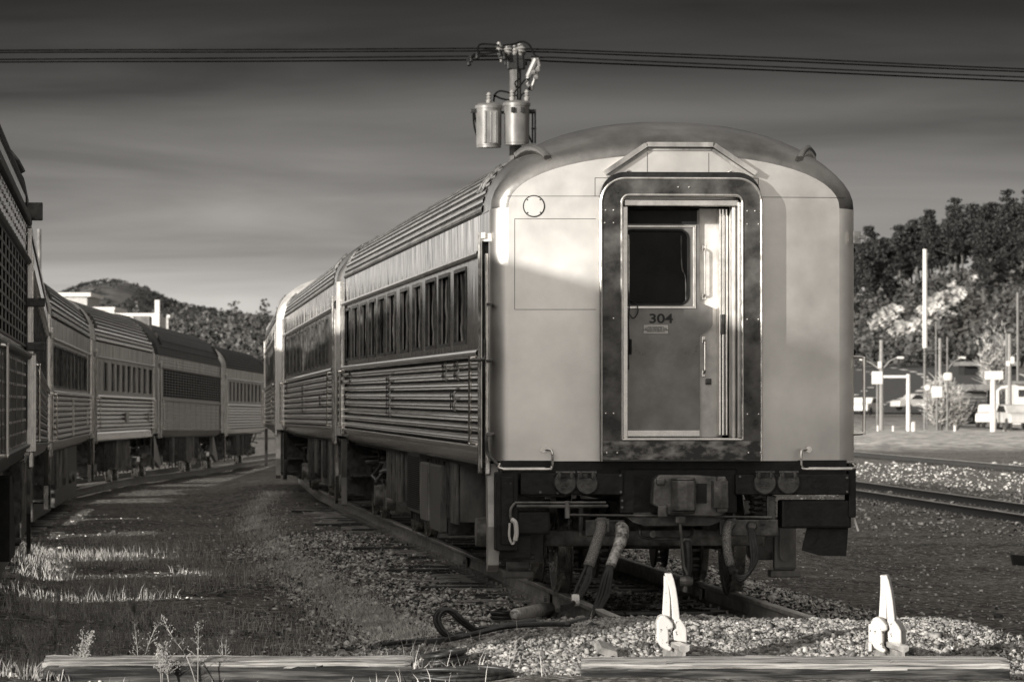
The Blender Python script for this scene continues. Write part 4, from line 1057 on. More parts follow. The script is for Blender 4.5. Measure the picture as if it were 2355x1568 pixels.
# journal end castings seen low on both sides, generator belt guard, bright boxes
mb = MB()
for s in (-1, 1):
    mb.cbox(s*1.16-.10, s*1.16+.10, 1.75, 1.85, .20, .66, .03); mb.prism(rrect(s*1.16-.055, s*1.16+.055, .28, .60, .05), 1, 1.715, 1.76)
    mb.cbox(s*1.16-.13, s*1.16+.13, 1.72, 1.95, .14, .20, .01)
mb.build_each('axle_box_cover', M['box'], car1)
EL2 = (EL[0]+.13, EL[1], EL[2]+.13, EL[3])
EYs = lambda px: side_y(px, EL2)
mb = MB(); a = EYs(962); b = EYs(935)
mb.cbox(-1.38, -1.25, a, b, .46, 1.10, .01); mb.build('radiator_screen', M['box'], car1)
mb = MB()
for k in range(26): mb.box(-1.392, -1.379, a+.03, b-.03, .50+k*.022, .508+k*.022)
mb.build('screen_slats', M['black'], car1)
for (pa, pb, zb_) in ((985, 968, .42), (1015, 990, .36)):
    a, b = EYs(pa), EYs(pb); mb = MB(); mb.cbox(-1.40, -1.33, a, b, zb_, 1.02, .015)
    pl_ = mb.build('cabinet_panel', M['wall_pale'] if pa == 985 else M['box'], car1); mb = MB(); mb.cbox(-1.325, -.9, a, b, zb_-.03, 1.05, .015)
    for j in range(3): mb.disc((-1.2+j*.1, a-.004, zb_+.1+.15*j), 1, .015, .02, 8)
    mb.build('cabinet', M['grime'], car1)

# ---- cars behind it
SOFT = 'silver passenger car'
def px_wins(lst, E): return [tuple(sorted((side_y(a, E), side_y(b, E)))) for a, b in lst]
A = (mainx(68.1)-.02, 68.1, -.0); B = (mainx(94.0), 94.0, -.10); E = flank(A, B, -1)
w2 = px_wins([(658+8.2*k, 662.5+8.2*k) for k in range(12)], E)
car2, _ = make_car('passenger_car', 'second silver passenger car, coupled behind the one numbered 304', 'railway car', A, B, -1, w2, seed=9, pale=False, facem=M['doorpale'], detail=False)
flute_plates(car2, -1, [(side_y(698, E), .3, 1, 6), (side_y(662, E), .2, 0, 2), (side_y(738, E), .25, 3, 5)])
A = (mainx(94.9)-.10, 94.9, -.10); B = (mainx(120.8)-.1, 120.8, -.22); E = flank(A, B, -1)
car3, _ = make_car('passenger_car', 'third silver car of the right train, only its sunlit end corner showing', 'railway car', A, B, -1, px_wins([(616+1.8*k, 617.2+1.8*k) for k in range(6)], E), seed=11, facem=M['plain'], hoodm=M['doorpale'], detail=False, hk=1.15)
mb = MB(); mb.cbox(-.5, .5, -.2, -.05, 1.2, 3.3, .03); mb.build('diaphragm_faceplate', M['frame'], car2)
mb = MB(); mb.cbox(-.5, .5, -.2, -.05, 1.2, 3.3, .03); mb.build('diaphragm_faceplate', M['frame'], car3)

# ------------------------------------------------------------------ the left hand train
def lcar(y0, y1, **k):
    A = (leftx(y0), y0, leftz(y0)); B = (leftx(y1), y1, leftz(y1)); return A, B, flank(A, B, 1)
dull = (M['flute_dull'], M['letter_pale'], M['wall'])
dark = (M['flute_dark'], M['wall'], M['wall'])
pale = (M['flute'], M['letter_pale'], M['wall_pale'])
# nearest: riveted baggage car with a barred opening
A, B, E = lcar(31.6, 45.7)
bag, LB = make_car('baggage_car', 'nearest dark riveted car with barred opening, cut off by the left edge', 'railway car', A, B, 1, None, style='rivet', mats=(M['grime'], M['wall'], M['wall']), roofm=M['roof_dark'], smoothroof=True, seed=21, facem=M['flute_dark'], hoodm=M['roof_dark'], steps=False, tall=.24, pale=False)
for (a_, b_, z_) in ((4.6, 6.6, .12), (6.7, 9.6, .12), (11.4, 13.6, .12)):  # boxes added beneath the floor to keep low sun off the weeds
    mb = MB(); mb.cbox(1.0, 1.3, a_, b_, z_-.08, 1.08, .02); mb.build('equipment_or_sun_block', M['grime'], bag)
    mb = MB(); mb.cbox(-1.35, -.6, a_-.5, b_-.4, z_, 1.08, .02); mb.build('equipment_or_sun_block', M['grime'], bag)
def grille(root, y0, y1, sgn, z0=2.16, z1=2.90, dy=.13, dz=.10, m=None, bw=.02):
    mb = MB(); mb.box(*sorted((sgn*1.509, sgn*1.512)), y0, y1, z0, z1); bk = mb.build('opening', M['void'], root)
    mb = MB(); n = int((y1-y0)/dy)
    for k in range(n+1):
        y = y0+(y1-y0)*k/n; mb.box(*sorted((sgn*1.512, sgn*1.517)), y-bw, y+bw, z0, z1)
    n = int((z1-z0)/dz)
    for k in range(n+1):
        z = z0+(z1-z0)*k/n; mb.box(*sorted((sgn*1.512, sgn*1.520)), y0, y1, z-.010, z+.010)
    mb.build('grille', m or M['wall'], root)
grille(bag, 1.5, LB-.9, 1, dy=1.1, dz=.09, bw=.22, m=M['grime'])
mb = MB(); mb.prism([(LB-3.2, 1.02), (LB-2.2, 1.02), (LB-.9, .42), (LB-.85, .30), (LB-3.2, .30)], 0, 1.30, 1.42); mb.build('step_guard', M['black'], bag)
mb = MB(); mb.cbox(1.50, 1.66, LB-.7, LB-.55, 3.30, 3.46, .01); mb.cbox(1.50, 1.68, LB-.6, LB-.5, 2.52, 2.60, .01); mb.cbox(1.50, 1.68, LB-.6, LB-.5, 2.12, 2.2, .01); mb.build_each('door_bracket', M['grime'], bag)
mb = MB(); mb.cbox(1.47, 1.56, .8, LB-.3, 3.26, 3.34, .02); mb.build('eave_rail', M['roof_dark'], bag)
mb = MB(); mb.cbox(1.51, 1.60, LB-.46, LB-.36, 1.2, 2.1, .015); mb.build('door_jamb', M['trim'], bag)
A, B, E = lcar(46.6, 77.0)
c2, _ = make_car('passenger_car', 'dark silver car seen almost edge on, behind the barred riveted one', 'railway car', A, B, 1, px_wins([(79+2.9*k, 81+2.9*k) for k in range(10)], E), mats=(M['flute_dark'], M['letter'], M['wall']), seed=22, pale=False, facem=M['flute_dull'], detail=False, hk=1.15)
for (a_, b_) in ((1.4, 7.9), (10.0, 15.4), (18.6, 29.4)):  # added blocks, gapped to leave streaks of sun on the ground
    mb = MB(); mb.cbox(.95, 1.25, a_, b_, .02, 1.08, .02); mb.build('equipment_or_sun_block', M['grime'], c2)
A, B, E = lcar(78.2, 105.6)
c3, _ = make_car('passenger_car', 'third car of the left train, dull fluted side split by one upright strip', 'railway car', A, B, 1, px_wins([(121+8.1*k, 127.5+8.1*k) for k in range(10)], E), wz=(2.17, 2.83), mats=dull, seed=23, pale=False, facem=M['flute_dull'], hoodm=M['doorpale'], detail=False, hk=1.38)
for (a_, b_) in ((.8, 9.6), (12.0, 26.5)):  # two more long blocks added under this car to stop sunlight
    mb = MB(); mb.cbox(.95, 1.25, a_, b_, .02, 1.08, .02); mb.build('equipment_or_sun_block', M['grime'], c3)
mb = MB(); y = side_y(167, E); mb.cbox(1.52, 1.552, y-.10, y+.10, 1.30, 2.0, .01)
for p in (128.5, 200): y = side_y(p, E); mb.cbox(1.52, 1.552, y-.10, y+.10, 1.42, 1.78, .01)
mb.build('access_plate', M['doorpale'], c3)
A, B, E = lcar(106.6, 130.8)
c4w = [(229, 232), (238.5, 249)]+[(257+12.2*k, 264.5+12.2*k) for k in range(7)]+[(343, 351)]
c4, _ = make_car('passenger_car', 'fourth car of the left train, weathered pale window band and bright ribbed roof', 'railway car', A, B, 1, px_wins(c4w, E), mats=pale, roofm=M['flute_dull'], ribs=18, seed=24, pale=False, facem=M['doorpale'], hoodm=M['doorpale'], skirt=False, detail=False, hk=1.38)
mb = MB(); y = side_y(290, E); mb.cbox(1.52, 1.56, y-.55, y+.55, 1.50, 1.72, .01); y = side_y(340, E); mb.cbox(1.52, 1.556, y-.12, y+.12, 1.5, 1.72, .01); mb.build('access_plate', M['letter_pale'], c4)
A, B, E = lcar(131.9, 158.6)
c5, LC5 = make_car('baggage_car', 'riveted car with wide mesh window and smooth dark arched roof, fifth in the left train', 'railway car', A, B, 1, None, style='rivet', mats=(M['wall_pale'], M['letter_pale'], M['wall_pale']), roofm=M['roof_dark'], smoothroof=True, seed=25, facem=M['wall'], hoodm=M['roof_dark'], steps=False, hk=1.42)
ga, gb = sorted((side_y(376, E), side_y(506, E))); grille(c5, ga, gb, 1, dy=1.05, dz=.068, m=M['grime'], bw=.10)
mb = MB()
for (a, b) in ((.3, 2.8), (LC5-2.8, LC5-.3)):
    mb.prism([(a, 1.05), (a+.5, 1.05), (b, .35), (b-.4, .25), (a, .5)], 0, 1.32, 1.42)
mb.build('step_guard', M['box'], c5)
mb = MB(); mb.cbox(.80, 1.25, .9, 1.7, 3.9, 4.28, .02); mb.cbox(1.28, 1.42, 1.2, 1.5, 3.7, 3.85, .02); mb.build('roof_vent', M['box'], c5)
A, B, E = lcar(159.8, 186.5)
c6, _ = make_car('passenger_car', 'last car of the left train, bright fluting and a dark ribbed roof', 'railway car', A, B, 1, px_wins([(528+8.4*k, 533+8.4*k) for k in range(9)], E), mats=pale, roofm=M['roof_dark'], ribs=16, seed=26, pale=False, facem=M['doorpale'], hoodm=M['doorpale'], detail=False, hk=1.15)

# ------------------------------------------------------------------ foreground
def gq(px, py, r=.02, y0=30.):
    Y = y0
    for _ in range(4000):
        X = wx(px, Y); z = wz(py, Y)
        if z <= ground(X, Y)+r: break
        Y += .02 if Y < 80 else 1.0
    return Vector((X, Y, z))
def beam(name, label, xa, xb, y, ztop, d, h, tilt, rz, cracks=5, seed=0):
    rnd = random.Random(seed); L = xb-xa; mb = MB(); nx = 46; prof = []
    for i in range(24):
        a = 2*PI*i/24; ca, sa = math.cos(a), math.sin(a)
        prof.append((d/2*math.copysign(abs(ca)**.28, ca), h/2*math.copysign(abs(sa)**.28, sa)))
    rows = []
    for i in range(nx+1):
        x = -L/2+L*i/nx; r = []
        for j, (py_, pz_) in enumerate(prof):
            n = noise.noise((x*1.1, j*.9, seed))*.014+noise.noise((x*6, j*2.3, seed+3.))*.005
            s_ = 1-(.06 if i in (0, nx) else 0)
            groove = -.022 if (pz_ > h*.3 and j % 3 == 1 and noise.noise((x*.8, j*3.1, seed)) > -.15) else 0
            r.append((x+(noise.noise((j*1.7, seed, i))*.012 if i in (0, nx) else 0), py_*s_+n, pz_*s_+n+groove))
        rows.append(r)
    mb.grid(rows, True); mb.face(rows[0]); mb.face(rows[-1])
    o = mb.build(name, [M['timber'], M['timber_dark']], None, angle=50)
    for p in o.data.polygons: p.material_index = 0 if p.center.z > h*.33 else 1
    o.data.update(); o.location = ((xa+xb)/2, y, ztop-h/2); o.rotation_euler = (tilt, 0, rz)
    return tag(o, label, 'timber')
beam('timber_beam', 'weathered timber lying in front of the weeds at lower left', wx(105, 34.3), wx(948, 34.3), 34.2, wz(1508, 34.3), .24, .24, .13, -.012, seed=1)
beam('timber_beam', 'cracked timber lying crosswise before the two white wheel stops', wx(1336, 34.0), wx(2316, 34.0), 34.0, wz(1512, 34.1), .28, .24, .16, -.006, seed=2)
0 and beam('timber_beam', 'short dark timber half sunk in the weeds left of the path', wx(118, 41), wx(216, 41), 40.6, wz(1332, 41), .14, .07, 0, -.05, seed=5)

def wheel_stop(dx, dy, Y=34.95):
    root = empty('wheel_stop', (wx(1543+dx, Y), Y, 0.0))
    sc = F/Y; zb = wz(1478, Y)
    def p(l): return [((a-1543)/sc, (1478-b)/sc+.0) for a, b in l]
    def part(nm, poly, ya, yb, bev=.008):
        m = MB().prism(p(poly), 1, ya, yb); o = m.build(nm, M['stopwhite'], root); b = o.modifiers.new('bevel', 'BEVEL'); b.width = bev; b.segments = 3; b.limit_method = 'ANGLE'; b.angle_limit = .9
        for f in o.data.polygons: f.use_smooth = False
        return o
    part('curved_horn', [(1527, 1317), (1544, 1316), (1549, 1330), (1554, 1352), (1558, 1378), (1561, 1405), (1563, 1432), (1545, 1434), (1544, 1405), (1542, 1375), (1538, 1350), (1531, 1330)], -.05, .05)
    part('rear_horn', [(1526, 1322), (1532, 1326), (1538, 1348), (1541, 1378), (1541, 1420), (1522, 1421), (1524, 1385), (1526, 1350)], .0, .09)
    part('clamp_jaw', [(1513, 1416), (1521, 1412), (1529, 1413), (1538, 1421), (1546, 1431), (1548, 1441), (1537, 1447), (1537, 1477), (1545, 1488), (1540, 1495), (1530, 1492), (1517, 1484), (1509, 1470), (1508, 1428)], -.10, .14, .012)
    part('clamp_block', [(1548, 1424), (1563, 1420), (1572, 1432), (1578, 1444), (1579, 1476), (1548, 1470), (1546, 1450), (1549, 1444)], -.07, .16, .01)
    m = MB(); 
    for k in range(3): m.disc(((1511-1543)/sc, -.06+k*.07, (1478-1462)/sc), 0, .014, .02, 6)
    m.disc(((1512-1543)/sc, -.02, (1478-1470)/sc), 0, .02, .03, 6)
    m.build('clamp_bolt', M['stopwhite'], root)
    root.location.z = zb
    return root
w1 = wheel_stop(0, 0); tag(w1, 'white painted wheel stop in front of the coupler, the left one of two', 'wheel stop', 'pair of white wheel stops')
w2_ = wheel_stop(497, 0); w2_.location.x = wx(2040, 34.95); w2_.location.z = wz(1482, 34.95); w2_.rotation_euler[2] = -.22
tag(w2_, 'white painted wheel stop standing alone to the right of the silver car', 'wheel stop', 'pair of white wheel stops')
m = MB()
for k in range(5): m.cbox(-.122, -.098, -.09+k*.05, -.062+k*.05, -.04, .15, .006)
m.build('clamp_rib', M['stopwhite'], w2_)

# black cables heaped on the ground
def gp(px, py, r=.02): return gq(px, py, r)
root = empty('power_cable', tuple(gp(1000, 1475)), label='long black jumper cables lying in a heap left of the rail with a pale plug', cat='cable')
inv = Vector(root.location)
def rel(pts): return [Vector(p)-inv for p in pts]
def cab(pl, r=.02, lift=0, k=7): return smoothpath(rel([gp(a, b, r+lift) for a, b in pl]), k)
mb = MB()
mb.tube(cab([(858, 1490), (900, 1479), (960, 1472), (1030, 1462), (1100, 1447), (1170, 1436), (1235, 1428)]), .021, 8)
mb.tube(cab([(862, 1486), (910, 1482), (960, 1478), (1040, 1466), (1110, 1452), (1180, 1434), (1240, 1424)]), .021, 8)
mb.tube(cab([(905, 1474), (880, 1477), (862, 1484), (870, 1492), (930, 1486), (1000, 1474), (1080, 1458), (1150, 1446), (1230, 1436), (1300, 1433), (1350, 1422)]), .02, 8)
mb.tube(cab([(880, 1481), (940, 1474), (1020, 1470), (1090, 1456), (1160, 1440), (1240, 1434), (1310, 1434)], lift=.03), .02, 8)
for o_ in (0, 9):
    b = gp(1040+o_, 1468); c_ = gp(1060+o_, 1452)
    loop = [b, b+Vector((-.09, 0, .06)), b+Vector((-.13, 0, .15)), b+Vector((-.09, 0, .215)), b+Vector((-.02, 0, .205)), b+Vector((.06, .02, .13)), b+Vector((.15, .1, .06))]
    mb.tube(smoothpath(rel(loop), 6), .018, 8)
for o_ in (0, .035):
    c0 = gp(1155, 1426)
    mb.tube(smoothpath(rel([c0+Vector((.09*math.cos(a*PI/6)*1.0, .12*math.sin(a*PI/6), .03+o_)) for a in range(12)]), 3), .017, 8)
mb.build_each('cable_strand', M['rubber'], root, smooth=True)
a, b = gp(1184, 1418, .06), gp(1262, 1398, .07); a, b = rel([a, b]); a.z += .02
mb = MB(); dv = (b-a); 
mb.tube([a, a+dv*.02, a+dv*.5, a+dv*.52, a+dv*.7, a+dv*.72, a+dv*.80, a+dv*.82, b], [.03, .046, .05, .055, .055, .044, .044, .056, .055], 16)
mb.build('plug', M['tape'], root, smooth=True)
root = empty('cable_coil', tuple(gp(1018, 1532)), label='small coil of black cable beside the end of the left timber', cat='cable'); inv = Vector(root.location)
mb = MB(); c0 = gp(1022, 1530)
for k, (rx, ry, z) in enumerate(((.15, .30, .02), (.14, .26, .05), (.155, .33, .035), (.13, .24, .075), (.15, .28, .09))):
    mb.tube(smoothpath(rel([c0+Vector((rx*math.cos(a)+.02*math.sin(a), ry*math.sin(a), z+.02*math.cos(a))) for a in [j*PI/8+.3 for j in range(16)]]), 3), .016, 8)
mb.build_each('cable_strand', M['rubber'], root, smooth=True)
root = empty('cable_coil', tuple(gp(1060, 1560)), label='wider flat coil of black cable at the bottom edge of the photo', cat='cable'); inv = Vector(root.location)
mb = MB(); c0 = gp(1062, 1562)
for k, (rx, ry, z) in enumerate(((.33, .16, .02), (.31, .14, .045), (.345, .15, .03), (.30, .12, .06), (.33, .17, .065))):
    mb.tube(smoothpath(rel([c0+Vector((rx*math.cos(a), ry*math.sin(a), z+.015*math.cos(a*2+k))) for a in [j*PI/10 for j in range(21)]]), 3), .016, 8)
mb.build_each('cable_strand', M['rubber'], root, smooth=True)
for nm, paths in (('pale frayed rope ending near the small cable coil', [[(918, 1497), (938, 1500), (956, 1504), (972, 1512), (962, 1530), (955, 1543)], [(916, 1501), (940, 1505), (960, 1508), (978, 1520), (980, 1530)]]),
                  ('pale frayed rope trailing down the gravel from the black cables', [[(1110, 1452), (1140, 1449), (1170, 1443), (1200, 1441), (1216, 1446), (1206, 1462), (1190, 1474), (1188, 1492), (1184, 1510), (1176, 1530), (1170, 1545)], [(1188, 1492), (1193, 1510), (1197, 1525), (1188, 1538)]])):
    mb = MB()
    for pl in paths:
        c = smoothpath([gp(a+random.uniform(-2, 2), b, .014) for a, b in pl], 8)
        for ph in (0, PI): mb.tube([p+Vector((.007*math.cos(i*.9+ph), 0, .007*math.sin(i*.9+ph))) for i, p in enumerate(c)], .008, 5)
    tag(mb.build('rope', M['rope']), nm, 'rope')
def rock(name, label, px, py, s, m, seed, cat='rock', flat=.7):
    bm = bmesh.new(); bmesh.ops.create_icosphere(bm, subdivisions=3, radius=1)
    for v in bm.verts:
        n = noise.noise(v.co*1.3+Vector((seed, 0, 0)))*.5+noise.noise(v.co*4+Vector((seed, 0, 0)))*.12
        v.co *= (1+n); v.co.z *= flat
    me = bpy.data.meshes.new(name); bm.to_mesh(me); bm.free(); me.materials.append(m)
    o = bpy.data.objects.new(name, me); C.objects.link(o); p = gp(px, py, 0); o.location = p+Vector((0, 0, s*.25)); o.scale = (s, s, s)
    return tag(o, label, cat)
rock('rock', 'dark lump of rock on the dirt above the left timber', 808, 1500, .05, M['grime'], 3)
for k, (a, b, s) in enumerate(((508, 1370, .035), (525, 1389, .025), (262, 1225, .06), (555, 1193, .05), (583, 1222, .04), (690, 1345, .04), (2296, 1420, .05), (2290, 1495, .05), (120, 1265, .05), (495, 1187, .05), (610, 1200, .05))):
    tag(rock('rock', '', a, b, s, M['concrete'] if k == 8 else M['grime'], k), 'pale stone among weeds by the left train' if k == 8 else 'small dark stone lying on the yard dirt', 'rock', None if k == 8 else 'dark stones on the dirt')
p = gp(1392, 1506); mb = MB(); mb.prism([(-.075, .0), (-.05, .045), (.02, .03), (.065, .02), (.075, -.02), (.04, -.01), (.0, -.03), (-.03, -.01)], 1, -.08, .08)
o = mb.build('tie_plate', M['rail']); o.location = p+Vector((0, 0, .04)); o.rotation_euler = (.3, .1, .2); tag(o, 'rusty tie plate scrap lying behind the cracked timber', 'scrap')
p = gq(2342, 1300, 0, 34); mb = MB(); mb.prism([(-.11, .12), (.2, .10), (.2, -.05), (-.08, -.05)], 1, -.15, .15); o = mb.build('scrap_block', M['black']); o.location = p+Vector((0, 0, .04)); tag(o, 'black block of scrap at the right edge of the photo', 'scrap')

# ---- dry grass and weeds
def blades(name, label, spots, m):
    V = []; Fc = []
    for (x, y, h, w) in spots:
        z = ground(x, y)-.01; a = random.uniform(0, PI); dx, dy = math.cos(a)*w, math.sin(a)*w
        lx_, ly_ = random.gauss(0, .35)*h, random.gauss(0, .35)*h; n = len(V)
        V += [(x-dx, y-dy, z), (x+dx, y+dy, z), (x+lx_*.4+dx*.7, y+ly_*.4+dy*.7, z+h*.6), (x+lx_*.4-dx*.7, y+ly_*.4-dy*.7, z+h*.6), (x+lx_, y+ly_, z+h)]
        Fc += [(n, n+1, n+2, n+3), (n+3, n+2, n+4)]
    me = bpy.data.meshes.new(name); me.from_pydata(V, [], Fc); me.materials.append(m); o = bpy.data.objects.new(name, me); C.objects.link(o)
    return tag(o, label, 'grass', kind='stuff')
sp = []
for i in range(24000):
    y = 33.8+42*random.random()**1.5; x = lerp_table(LEFTE, y)+random.gauss(.7, 1.1)
    if x < lerp_table(LEFTE, y)-1.6: continue
    d = noise.noise((x*.9, y*.6, 3.3))
    if d < -.12: continue
    sp.append((x, y, random.uniform(.03, .14)*(1+1.4*max(0, d)), .0032))
blades('dry_grass', 'dry pale weeds along the foot of the left hand train', sp, M['drygrass'])
sp = []
edge = [(640, 1130), (590, 1175), (610, 1220), (680, 1290), (760, 1350), (830, 1400), (900, 1430), (950, 1470)]
E3 = smoothpath([gp(a, b) for a, b in edge], 20)
for i in range(15000):
    c = random.choice(E3); t = random.random()
    x = c.x+random.gauss(-.05, .16); y = c.y+random.uniform(-.6, .6); sp.append((x, y, random.uniform(.02, .08), .003))
blades('straw_strip', 'pale straw lying in a line along the ballast edge', sp, M['straw']); sp = []
for i in range(3500):
    y = 34+30*random.random()**1.3; lo, hi = lerp_table(LEFTE, y)+.4, mainx(y)-2.2
    x = random.uniform(lo, hi)
    if noise.noise((x*.8, y*.5, 8.8)) > -.05: sp.append((x, y, random.uniform(.015, .06), .0028))
for i in range(2500):
    y = random.uniform(36, 44); x = mainx(y)+random.uniform(1.8, 4.2); sp.append((x, y, random.uniform(.015, .07), .003))
blades('dead_grass', 'thin dead grass along the ballast edge and the path', sp, M['drygrass'])
for k in range(36):
    if k < 26: x0_ = random.uniform(-3.75, -2.0)-.2*(k % 2); y0_ = random.uniform(33.7, 37.0); h = random.uniform(.15, .5)
    else: y0_ = random.uniform(37, 50); x0_ = lerp_table(LEFTE, y0_)+random.uniform(-.1, 1.2); h = random.uniform(.15, .35)
    mb = MB(); z0_ = 0
    for s in range(random.randint(2, 4)):
        lx_, ly_ = random.gauss(0, .3)*h, random.gauss(0, .2)*h
        st_ = smoothpath([(0, 0, -.03), (lx_*.3, ly_*.3, h*.4), (lx_*.75, ly_*.7, h*.75), (lx_, ly_, h*random.uniform(.8, 1.05))], 4)
        mb.tube(st_, [.004-.0025*i/len(st_) for i in range(len(st_))], 4)
        for j in range(3, len(st_)-1):
            for q_ in range(3):
                a = random.uniform(0, 2*PI); L_ = random.uniform(.02, .09)*(1.1-j/len(st_)); p = st_[j]; e = p+Vector((math.cos(a)*L_, math.sin(a)*L_, L_*.8)); mb.tube([p, (p+e)/2+Vector((0, 0, .006)), e], [.0022, .0018, .001], 3)
                for t_ in range(2): pp = e+Vector([random.gauss(0, .006) for _ in range(3)]); mb.face([pp, pp+Vector((.007, 0, .004)), pp+Vector((.002, .004, .009))])
    o = mb.build('dry_weed', M['stalk']); o.location = (x0_, y0_, ground(x0_, y0_))
    tag(o, 'tall dead weed stalk on the left, near the timber or the train', 'weed', 'tall dead weeds')

# ------------------------------------------------------------------ utility pole behind the train
YP = 110.; PX = wx(1185, YP); zt = wz(98, YP)
up_ = empty('utility_pole', (PX, YP, ground(PX, YP)), label='wooden utility pole with two grey transformers rising behind the silver car', cat='utility pole')
gz = up_.location.z
def U(px, py, dy=0): return Vector((wx(px, YP)-PX, dy, wz(py, YP)-gz))
mb = MB(); zz = wz(118, YP)-gz; mb.lathe([(0, -.5), (.18, -.5), (.15, zz*.5), (.125, zz), (0, zz+.02)], (0, 0, 0), 2, 14); mb.build('pole', M['polewood'], up_)
mb = MB(); mb.cbox(U(1148, 0).x, U(1222, 0).x, -.16, -.06, U(0, 138).z, U(0, 128).z, .01); mb.cbox(U(1160, 0).x, U(1212, 0).x, .1, .2, U(0, 150).z, U(0, 141).z, .01)
mb.cbox(U(1166, 0).x, U(1208, 0).x, -.15, .15, U(0, 160).z, U(0, 118).z, .02); mb.cbox(U(1100, 0).x, U(1232, 0).x, -.05, .05, U(0, 262).z, U(0, 256).z, .01)
mb.build('crossarm', M['black'], up_)
for (a, b, r) in ((1147, 112, .085), (1168, 118, .12), (1197, 116, .13), (1183, 120, .07), (1152, 127, .07)):
    mb = MB(); p = U(a, b, -.12); mb.lathe([(0, .14), (r*.5, .13), (r*.55, .07), (r, .03), (r*.6, .0), (r*.9, -.04), (r*.5, -.08), (.02, -.16), (0, -.16)], p, 2, 12); mb.build('insulator', M['porcelain'], up_, angle=50)
for (cx__, t, b_, seed) in ((1124, 242, 342, 1), (1188, 236, 336, 2)):
    c = U(cx__, b_, -.42); H = (b_-t)/F*YP; r = .285
    mb = MB(); mb.lathe([(0, 0), (r*.93, 0), (r*.93, .04), (r*.96, .05), (r*.98, H-.1), (r*1.05, H-.1), (r*1.05, H-.04), (r*.8, H+.01), (0, H+.03)], c, 2, 28)
    tr = mb.build('transformer', M['galv'], up_, angle=35)
    mb = MB()
    for bx in ((0.0,) if seed == 1 else (-.10, .22)):
        mb.lathe([(0, H+.26), (.03, H+.25), (.06, H+.20), (.035, H+.17), (.06, H+.14), (.035, H+.11), (.065, H+.08), (.05, H), (0, H)], c+Vector((bx, 0, 0)), 2, 10)
    mb.build('bushing', M['porcelain'], tr, angle=40)
    mb = MB()
    if seed == 1:
        for dx in (-.07, .05, .15): mb.cbox(c.x+dx-.012, c.x+dx+.012, c.y-r-.02, c.y-r+.03, c.z+.1, c.z+H-.18, .005)
        mb.cbox(c.x-.11, c.x+.20, c.y-r-.005, c.y-r+.08, c.z+.08, c.z+H-.16, .02)
    else:
        for dx in (-.09, .12): mb.cbox(c.x+dx-.04, c.x+dx+.04, c.y-r-.06, c.y-r+.02, c.z+H-.26, c.z+H-.14, .01)
    mb.build('radiator', M['galv'] if seed == 1 else M['black'], tr)
mb = MB()
mb.cbox(U(1082, 0).x, U(1099, 0).x, -.5, -.35, U(0, 262).z, U(0, 254).z, .01); mb.cbox(U(1214, 0).x, U(1232, 0).x, -.4, -.3, U(0, 262).z, U(0, 254).z, .01)
mb.tube([U(1224, 258, -.35), U(1224, 332, -.35)], .02, 6); mb.tube([U(1230, 258, -.35), U(1230, 332, -.35)], .02, 6); mb.cbox(U(1221, 0).x, U(1233, 0).x, -.38, -.30, U(0, 300).z, U(0, 296).z, .01)
mb.build('bracket', M['black'], up_)
mb = MB(); A = U(1238, 135, -.2); Bq = U(1214, 195, -.2)
mb.tube([U(1232, 138, -.2), U(1214, 178, -.2)], .07, 8); mb.tube([U(1240, 150, -.2), U(1222, 205, -.2)], .035, 8)
mb.tube([U(1214, 178, -.2), U(1212, 195, -.2), U(1225, 207, -.2)], .05, 6); mb.tube([U(1222, 140, -.2), U(1236, 138, -.2), U(1240, 155, -.2)], .05, 6)
for (a, b) in ((1236, 162), (1232, 180), (1220, 204), (1226, 168)): mb.lathe([(0, -.05), (.06, -.04), (.06, .04), (0, .05)], U(a, b, -.22), 0, 8)
mb.build('fuse_cutout', M['galv'], up_)
def lead(pl, r=.018, dy=-.3): return smoothpath([U(a, b, dy) for a, b in pl], 5)
mb = MB()
for pl in ([(1148, 107), (1120, 104), (1102, 106), (1098, 120), (1097, 128)], [(1156, 107), (1180, 104), (1200, 98), (1216, 105), (1224, 120), (1230, 130), (1238, 133)], [(1145, 118), (1120, 118), (1100, 122), (1086, 136), (1080, 146)], [(1145, 122), (1110, 127), (1096, 124), (1085, 133), (1077, 148)],
           [(1135, 236), (1138, 220), (1148, 212), (1160, 213), (1172, 216)], [(1135, 220), (1150, 228), (1172, 233)], [(1182, 230), (1183, 215), (1196, 200), (1206, 187), (1218, 183)], [(1192, 238), (1200, 220), (1212, 212), (1218, 200)], [(1190, 150), (1195, 180), (1184, 192), (1188, 205)],
           [(1178, 258), (1172, 290), (1163, 330)], [(1184, 258), (1178, 300), (1165, 335)], [(1203, 258), (1195, 290), (1165, 336)], [(1206, 258), (1208, 290), (1222, 330)], [(1088, 262), (1090, 290), (1098, 322)], [(1090, 262), (1096, 285), (1112, 310)], [(1190, 118), (1190, 240)]):
    mb.tube(lead(pl), .022 if pl[0][0] < 1170 else .018, 5)
mb.build_each('connecting_wire', M['wire'], up_)
mb = MB()
for a, b in ((1097, 130), (1083, 137), (1078, 146), (1150, 125), (1160, 132)): mb.lathe([(0, -.09), (.06, -.06), (.04, 0), (.06, .06), (0, .09)], U(a, b, -.3), 2, 8)
mb.build_each('clamp', M['black'], up_)
